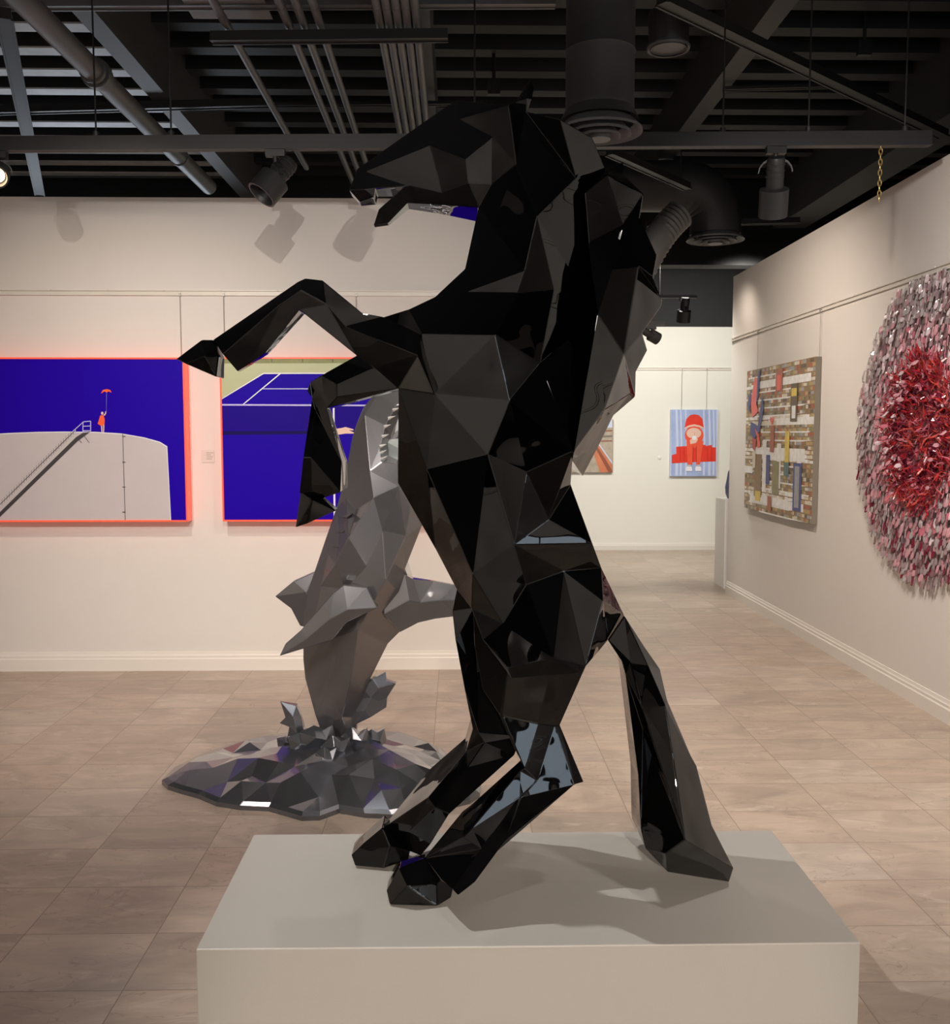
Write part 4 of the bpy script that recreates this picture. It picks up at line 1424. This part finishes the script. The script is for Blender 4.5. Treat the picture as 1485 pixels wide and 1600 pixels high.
# mane
V = {'L': (947, 266, .03), 'a': (975, 252, .012), 'a2': (974, 272, .02), 'b': (1006, 303, .015), 'c': (1000, 341, .02), 'd': (1027, 399, .012), 'e': (1021, 434, .018), 'f': (1035, 468, .014), 'g': (1034, 478, .014), 'h': (1004, 520, .02),
     'i': (1012, 547, .014), 'j': (994, 581, .02), 'k': (993, 620, .012), 'l': (959, 649, .022), 'm': (934, 700, .02), 'n': (911, 744, .012), 'o': (894, 719, .02), 'back1': (897, 705, .15), 'M': (934, 490, .112), 'mb2': (920, 380, .087), 'mb1': (914, 301, .077),
     'p': (949, 273, .085), 'q': (974, 352, .15), 'r': (957, 419, .175), 's': (998, 416, .13), 't': (975, 554, .185), 'u': (985, 615, .09), 'v': (950, 300, .065), 'w': (922, 702, .07), 'x': (945, 640, .13)}
shell(bm := bmesh.new(), V, ['L', 'a', 'a2', 'b', 'c', 'd', 'e', 'f', 'g', 'h', 'i', 'j', 'k', 'l', 'm', 'n', 'o', 'back1', 'M', 'mb2', 'mb1'],
      [('mb1', 'p', 'b'), ('mb2', 'v', 'p', 'q', 'c'), ('q', 'b'), ('mb2', 'q'), ('r', 's', 'e'), ('s', 't'), ('M', 'r'), ('M', 't', 'h'), ('s', 'f'), ('t', 'k'), ('t', 'x', 'back1'), ('x', 'u', 'k'), ('x', 'l'), ('back1', 'w', 'm'), ('L', 'p')], HY,
      tones=[(985, 322, -2), (945, 350, 0), (985, 385, 42), (955, 470, 0), (1005, 470, -2), (950, 560, 42), (945, 600, 42), (960, 670, 0)])
bevel(obj('mane', bm, M['horse'], horse), 0.0032, 3, 8)
# ears
for sg in (-1, 1):
    bm = bmesh.new()
    V = {'a': (795, 163, .010), 'b': (811, 157, .012), 'c': (819, 140, .010), 'd': (829, 123, .004), 'e': (835, 137, .005), 'f': (831, 155, .014), 'g': (823, 177, .016), 'h': (823, 154, .030)}
    if sg > 0:
        V = {k: (p[0] - 6, p[1] + 8, p[2]) for k, p in V.items()}
    shell(bm, V, ['a', 'b', 'c', 'd', 'e', 'f', 'g'], [('d', 'h', 'g'), ('b', 'h'), ('h', 'f')], HY, -0.03 if sg < 0 else 0.03)
    bevel(obj('ear', bm, M['horse'], horse), 0.0015, 2, 20)
# tail
V = {'a': (976, 962, .02), 'b': (1007, 1010, .02), 'c': (1032, 1046, .02), 'd': (1043, 1094, .025), 'e': (1080, 1181, .03), 'e2': (1089, 1197, .03), 'f': (1113, 1290, .035), 'g': (1147, 1357, .02), 'h': (1140, 1379, .03), 'i': (1044, 1363, .02),
     'j': (1009, 1326, .02), 'k': (1002, 1297, .012), 'l': (998, 1214, .016), 'm': (978, 1054, .018), 'n': (972, 1033, .018), 'o': (950, 1000, .02), 'p': (985, 1035, .05), 'q': (1012, 1038, .045), 'r': (1003, 1106, .065), 's': (1040, 1103, .055),
     't': (1071, 1312, .085), 'u': (1040, 1334, .07), 'v': (1005, 1140, .055), 'w': (1052, 1180, .07)}
bm = bmesh.new()
shell(bm, V, ['a', 'b', 'c', 'd', 'e', 'e2', 'f', 'g', 'h', 'i', 'j', 'k', 'l', 'm', 'n', 'o'],
      [('n', 'p', 'q', 'c'), ('p', 'r', 's', 'd'), ('q', 's', 'w', 't', 'g'), ('r', 'v', 't', 'u', 'i'), ('r', 't'), ('u', 'j'), ('v', 'k'), ('w', 'f'), ('a', 'q'), ('m', 'r')], HY, atZ(1140, 1379, PH).y + 0.004 - HY, zmin=PH + 0.0005,
      tones=[(1020, 1075, 40), (1035, 1160, 8), (1010, 1230, 35), (985, 1005, 38), (1030, 1290, 6)])
bevel(obj('tail', bm, M['horse'], horse), 0.0032, 3, 8)


# hooves
def hoof(V, out, ed, c):
    bm = bmesh.new()
    shell(bm, V, out, ed, HY, c, zmin=PH + 0.0005)
    bevel(obj('hoof', bm, M['horse'], horse), 0.003, 3, 10)


hoof({'a': (664, 1341, .014), 'b': (624, 1357, .018), 'c': (604, 1392, .03), 'd': (609, 1414, .045), 'e': (684, 1416, .055), 'f': (705, 1403, .03), 'g': (708, 1389, .02), 'h': (690, 1376, .016), 'p': (637, 1385, .06), 'q': (683, 1382, .055)},
     ['a', 'b', 'c', 'd', 'e', 'f', 'g', 'h'], [('b', 'p', 'd'), ('p', 'e'), ('p', 'q', 'e'), ('p', 'a'), ('q', 'h'), ('a', 'q')], -HS)
hoof({'a': (598, 1293, .03), 'b': (567, 1319, .025), 'c': (549, 1336, .03), 'd': (555, 1353, .045), 'e': (600, 1357, .055), 'f': (638, 1344, .03), 'g': (641, 1330, .02), 'p': (568, 1322, .05), 'q': (610, 1322, .06), 'r': (585, 1330, .075)},
     ['a', 'b', 'c', 'd', 'e', 'f', 'g'], [('p', 'd'), ('p', 'r', 'e'), ('r', 'q', 'e'), ('q', 'g'), ('q', 'a')], HS)
hoof({'a': (333, 531, .02), 'b': (315, 531, .022), 'c': (275, 561, .02), 'd': (289, 568, .04), 'e': (338, 589, .04), 'f': (342, 556, .03), 'p': (320, 556, .055)},
     ['a', 'b', 'c', 'd', 'e', 'f'], [('b', 'p', 'e'), ('c', 'p'), ('p', 'a'), ('p', 'f'), ('d', 'p')], -0.125)
hoof({'a': (486, 768, .02), 'b': (470, 768, .015), 'c': (462, 824, .02), 'd': (480, 818, .035), 'e': (525, 798, .03), 'f': (503, 777, .02), 'p': (488, 780, .05)},
     ['a', 'b', 'c', 'd', 'e', 'f'], [('p', 'c'), ('p', 'e'), ('p', 'a'), ('p', 'd'), ('p', 'b'), ('p', 'f')], 0.125)

# ================================================================== SHARK
SY = 4.30
g0 = atZ(520, 1205, 0)
SY = g0.y
shark = thing('shark_sculpture', 'silver faceted shark leaping upright from a wave, behind the black horse', 'sculpture', (g0.x, g0.y, 0))
V = {
    'a': (640, 562, .02), 'b': (612, 600, .05), 'c': (584, 617, .05), 'd': (568, 637, .05), 'e': (558, 661, .04), 'f': (551, 682, .05), 'g': (535, 763, .05), 'h': (525, 796, .05), 'i': (508, 845, .05), 'j': (492, 892, .05),
    'k': (480, 925, .05), 'l': (474, 980, .04), 'm': (474, 1030, .04), 'n': (477, 1060, .04), 'o': (493, 1118, .05), 'p': (514, 1175, .06), 'q': (552, 1175, .06), 'r': (560, 1120, .05), 's': (579, 1060, .04), 't': (606, 1006, .04),
    'u': (627, 985, .05), 'v': (652, 940, .05), 'w': (640, 905, .05), 'x': (633, 889, .05), 'y': (660, 820, .05), 'z': (676, 770, .05), 'za': (678, 722, .06), 'zb': (668, 640, .06), 'zc': (664, 600, .05),
    # ridge points
    'A': (570, 649, .13), 'B': (578, 736, .20), 'C': (557, 796, .19), 'D': (584, 778, .22), 'E': (624, 760, .22), 'F': (642, 790, .17), 'G': (634, 838, .17), 'H': (573, 884, .24), 'I': (603, 906, .24), 'J': (524, 883, .17),
    'K': (624, 925, .21), 'Lx': (590, 617, .11), 'N': (545, 840, .20), 'O': (540, 920, .21), 'P': (519, 1000, .14), 'Q': (560, 985, .19), 'R': (525, 1030, .13), 'S': (548, 1060, .13), 'T': (535, 1120, .11), 'U': (510, 1075, .09),
    'f1': (562, 738, .14), 'f2': (540, 778, .11), 'f3': (531, 832, .13), 'f4': (512, 868, .11), 'f5': (502, 915, .12), 'f6': (492, 962, .10), 'f7': (490, 1015, .09), 'f8': (598, 830, .245),
    # mouth opening
    'm0': (619, 634, .12), 'm1': (602, 664, .15), 'm2': (594, 700, .17), 'm3': (597, 722, .19), 'm4': (622, 726, .19), 'm5': (655, 722, .14), 'm6': (656, 640, .11),
    'i0': (625, 648, .07), 'i1': (612, 680, .09), 'i2': (608, 712, .12), 'i3': (646, 712, .09), 'i4': (646, 655, .07),
}
OUT = list('abcdefghijklmnopqrstuvwxyz') + ['za', 'zb', 'zc']
EDG = [('g', 'f1', 'B'), ('f1', 'C', 'f2', 'h'), ('f2', 'N', 'f3', 'i'), ('f3', 'J', 'f4', 'j'), ('f4', 'f5', 'k'), ('f5', 'O'), ('f5', 'f6', 'l'), ('f6', 'P', 'f7', 'm'), ('f7', 'R'), ('J', 'f5'), ('D', 'f8', 'H'), ('f8', 'G'), ('f8', 'I'), ('b', 'Lx', 'm0'), ('Lx', 'A', 'm1'), ('A', 'd'), ('A', 'B', 'm3'), ('A', 'f'), ('B', 'D', 'C'), ('D', 'E', 'm4'), ('C', 'N'), ('N', 'J'), ('D', 'N', 'H'), ('E', 'F', 'G', 'I', 'H'), ('E', 'G'), ('F', 'z'), ('G', 'x'), ('G', 'y'),
       ('H', 'J'), ('H', 'O', 'J'), ('O', 'Q', 'P'), ('I', 'K', 'w'), ('I', 'Q'), ('K', 'v'), ('K', 't'), ('K', 'Q', 't'), ('Q', 'S', 's'), ('P', 'R'), ('R', 'S', 'T', 'r'), ('R', 'U', 'n'), ('U', 'o'), ('U', 'T', 'p'), ('T', 'q'), ('P', 'S'),
       ('m0', 'm1', 'm2', 'm3', 'm4', 'm5', 'm6', 'm0'), ('i0', 'i1', 'i2', 'i3', 'i4', 'i0'), ('m0', 'i0'), ('m1', 'i1'), ('m2', 'i2'), ('m3', 'i2'), ('m5', 'i3'), ('m6', 'i4'), ('m6', 'zb'), ('m5', 'za'), ('m6', 'zc'), ('m0', 'zc')]
bm = bmesh.new()
shell(bm, V, OUT, EDG, SY)
bevel(obj('body', bm, M['silver'], shark), 0.003, 2, 10)
# mouth lining and tongue, set inside the opening
bm = bmesh.new()
poly(bm, [atY(x, y_, SY - t_) for x, y_, t_ in ((625, 649, .078), (612, 680, .098), (609, 696, .112), (645, 696, .09), (645, 655, .078))], 0)
obj('mouth_lining', bm, M['mouth_dark'], shark)
bm = bmesh.new()
shell(bm, {'a': (600, 688, .10), 'b': (632, 684, .10), 'c': (650, 692, .09), 'd': (650, 718, .10), 'e': (622, 723, .12), 'f': (601, 720, .12), 'g': (622, 700, .165)}, ['a', 'b', 'c', 'd', 'e', 'f'], [('a', 'g', 'd'), ('g', 'b'), ('g', 'e')], SY, 0.0)
obj('tongue', bm, M['tongue'], shark)
edge = [(619, 634, .12), (602, 664, .15), (594, 700, .17), (597, 722, .19)]
for k in range(7):
    s = (k + 0.5) / 7 * 3
    i_ = min(2, int(s))
    f_ = s - i_
    q0 = [edge[i_][j] + (edge[i_ + 1][j] - edge[i_][j]) * f_ for j in range(3)]
    bm = bmesh.new()
    c = atY(q0[0], q0[1], SY - q0[2])
    dv = Vector((0.035, 0.012, 0.012)) if k < 5 else Vector((0.034, 0.012, 0.018))
    lathe(bm, c - dv * 0.1, dv, [(0, 0), (0, 0.008), (0.012, 0.0058), (0.036, 0)], 5)
    obj('tooth', bm, M['tooth'], shark)
# gill slits
for (px, py, wd) in ((542, 806, 16), (535, 829, 18), (527, 853, 18)):
    bm = bmesh.new()
    shell(bm, {'a': (px - wd / 2, py + 2, .128), 'b': (px, py - 1.5, .168), 'c': (px + wd / 2, py - 3, .182), 'd': (px, py + 3, .172)}, ['a', 'b', 'c', 'd'], [], SY)
    obj('gill', bm, M['silver'], shark)
# fins
bm = bmesh.new()
shell(bm, {'a': (500, 890, .03), 'b': (459, 908, .02), 'c': (430, 932, .003), 'd': (455, 951, .012), 'e': (469, 978, .015), 'f': (500, 985, .03), 'g': (478, 925, .045), 'h': (470, 945, .035)}, list('abcdef'), [('c', 'g', 'a'), ('g', 'h', 'e'), ('c', 'h'), ('g', 'f'), ('b', 'g')], SY)
bevel(obj('dorsal_fin', bm, M['silver'], shark), 0.003, 2, 10)
bm = bmesh.new()
shell(bm, {'a': (573, 918, .03), 'b': (537, 914, .02), 'c': (522, 926, .014), 'd': (508, 942, .012), 'e': (470, 985, .008), 'f': (446, 1006, .006), 'g': (437, 1025, .003), 'h': (460, 1018, .008), 'i': (519, 1000, .014), 'j': (543, 972, .02), 'k': (590, 950, .04),
           'p': (543, 953, .055), 'q': (515, 968, .045), 'r': (480, 998, .026)}, list('abcdefghijk'), [('b', 'p', 'k'), ('p', 'q', 'r', 'g'), ('c', 'q'), ('d', 'q', 'i'), ('e', 'r', 'h'), ('p', 'j'), ('p', 'a')], SY, -0.22)
bevel(obj('pectoral_fin', bm, M['silver'], shark), 0.003, 2, 10)
bm = bmesh.new()
shell(bm, {'a': (600, 890, .04), 'b': (633, 898, .03), 'c': (645, 905, .02), 'd': (678, 908, .014), 'e': (712, 914, .012), 'f': (748, 938, .003), 'g': (712, 963, .010), 'h': (680, 967, .012), 'i': (654, 973, .02), 'j': (625, 988, .03), 'k': (600, 960, .05),
           'p': (640, 938, .06), 'q': (657, 942, .045), 'r': (690, 938, .035)}, list('abcdefghijk'), [('b', 'p', 'k'), ('c', 'q', 'p'), ('q', 'r', 'f'), ('d', 'q', 'i'), ('e', 'r', 'g'), ('p', 'j')], SY, -0.10)
bevel(obj('pectoral_fin', bm, M['silver'], shark), 0.003, 2, 10)

# wave base on the floor
front = [(253, 1226), (262, 1234), (284, 1241), (310, 1248), (338, 1260), (375, 1266), (420, 1268), (448, 1276), (472, 1283), (500, 1282), (530, 1271), (570, 1278), (612, 1280), (640, 1276), (690, 1268), (735, 1256), (750, 1246)]
ring = [atZ(x, y_, 0) for x, y_ in front]
ring += [atZ(x, y_, 0) for x, y_ in ((752, 1234), (742, 1222), (730, 1210), (716, 1198), (690, 1176), (655, 1160), (600, 1150), (540, 1146), (480, 1148), (420, 1156), (370, 1168), (310, 1186), (272, 1206))]
rnd = random.Random(21)
cx = sum(p.x for p in ring) / len(ring)
cy = sum(p.y for p in ring) / len(ring)
bot, lip, pts2, hts = [], [], [], []
nR = len(ring)
P2 = [Vector((p.x, p.y)) for p in ring]
H2 = [0.020] * nR
for p in ring:
    P2.append(Vector((cx + (p.x - cx) * 0.965, cy + (p.y - cy) * 0.965)))
    H2.append(0.034)


def reach(x, y_):
    """0 in the middle of the wave, 1 at its rim"""
    best = 9.0
    for a_, b_ in zip(ring, ring[1:] + ring[:1]):
        dx, dy, ex, ey = x - cx, y_ - cy, b_.x - a_.x, b_.y - a_.y
        den = dx * ey - dy * ex
        if abs(den) < 1e-9:
            continue
        t_ = ((a_.x - cx) * ey - (a_.y - cy) * ex) / den
        u_ = ((a_.x - cx) * dy - (a_.y - cy) * dx) / den
        if t_ > 0 and -1e-6 <= u_ <= 1 + 1e-6:
            best = min(best, t_)
    return 1 / best


tries = 0
while tries < 4000:
    tries += 1
    x, y_ = rnd.uniform(cx - 1.0, cx + 1.0), rnd.uniform(cy - 0.9, cy + 0.9)
    f_ = reach(x, y_)
    if f_ > 0.91 or any((x - q.x) ** 2 + (y_ - q.y) ** 2 < 0.0056 for q in P2[nR:]):
        continue
    hump = 0.045 * math.exp(-((x - cx - 0.30) ** 2 + (y_ - cy + 0.02) ** 2) / 0.03)
    P2.append(Vector((x, y_)))
    H2.append(0.036 + 0.145 * (1 - f_) ** 0.85 + hump + rnd.uniform(-0.020, 0.020))
vs, es, fs, ov, oe, of = delaunay_2d_cdt(P2, [(i, (i + 1) % nR) for i in range(nR)] + [(nR + i, nR + (i + 1) % nR) for i in range(nR)], [list(range(nR))], 1, 1e-5)
bm = bmesh.new()
vv = [bm.verts.new((p.x, p.y, H2[ov[i][0]] if ov[i] else 0.06)) for i, p in enumerate(vs)]
for f in fs:
    bm.faces.new([vv[i] for i in f])
bt = [bm.verts.new((p.x, p.y, 0.0)) for p in ring]
rimi = [next(k for k in range(len(vs)) if ov[k] and ov[k][0] == i) for i in range(nR)]
for i in range(nR):
    bm.faces.new((bt[i], bt[(i + 1) % nR], vv[rimi[(i + 1) % nR]], vv[rimi[i]]))
bm.faces.new(bt[::-1])
wave = obj('wave_base', bm, M['chrome'], shark)


def splash(V, out, ed, y0, c, parent=wave):
    bm = bmesh.new()
    shell(bm, V, out, ed, y0, c)
    o = obj('splash', bm, M['chrome'], shark)
    bevel(o, 0.0015, 2, 14)


splash({'a': (438, 1096, .004), 'b': (463, 1103, .02), 'c': (470, 1119, .015), 'd': (474, 1139, .02), 'e': (486, 1160, .03), 'f': (470, 1180, .03), 'g': (448, 1157, .02), 'h': (452, 1136, .015), 'i': (437, 1130, .004), 'j': (446, 1121, .015), 'k': (458, 1120, .04), 'l': (464, 1145, .05), 'm': (470, 1162, .06)},
       list('abcdefghij'), [('a', 'k', 'c'), ('j', 'k', 'l', 'h'), ('l', 'd'), ('l', 'm', 'f'), ('m', 'e'), ('b', 'k')], SY, -0.05)
splash({'a': (603, 1050, .004), 'b': (604, 1064, .012), 'c': (619, 1068, .004), 'd': (605, 1090, .015), 'e': (604, 1105, .012), 'f': (579, 1121, .02), 'g': (556, 1132, .03), 'h': (545, 1150, .03), 'h2': (535, 1150, .03), 'i': (552, 1113, .03), 'j': (561, 1092, .02), 'k': (565, 1074, .01), 'l': (583, 1061, .015),
        'm': (592, 1075, .05), 'n': (580, 1090, .035), 'o': (592, 1095, .05), 'p': (570, 1110, .055)}, ['a', 'b', 'c', 'd', 'e', 'f', 'g', 'h', 'h2', 'i', 'j', 'k', 'l'],
       [('l', 'm', 'c'), ('m', 'n', 'k'), ('m', 'o', 'd'), ('n', 'o', 'e'), ('n', 'p', 'i'), ('p', 'f'), ('n', 'j'), ('p', 'g')], SY, -0.02)
# crown of water around the shark's tail end
for (px, py, c, s) in ((498, 1152, -0.12, 1.35), (474, 1160, -0.10, 1.1), (527, 1170, -0.16, 1.2), (556, 1154, -0.10, 1.1), (586, 1154, -0.06, 0.9), (512, 1184, -0.22, 0.9), (450, 1160, 0.0, 0.8)):
    q = [rnd.uniform(-4, 4) for _ in range(8)]
    splash({'a': (px - 18 * s, py + 14 + q[0], .02), 'b': (px - 22 * s, py - 6 + q[1], .01), 'c': (px - 6 * s, py - 16 * s + q[2], .006), 'd': (px + 4 * s, py - 8 + q[3], .015), 'e': (px + 16 * s, py - 14 * s + q[4], .006), 'f': (px + 20 * s, py + 2 + q[5], .012),
            'g': (px + 16 * s, py + 16 + q[6], .025), 'h': (px - 4, py + 2 + q[7] * 0.5, .055), 'i': (px + 9 * s, py + 4, .05)}, list('abcdefg'), [('c', 'h', 'a'), ('h', 'i', 'e'), ('i', 'g'), ('b', 'h'), ('d', 'i')], SY, c)
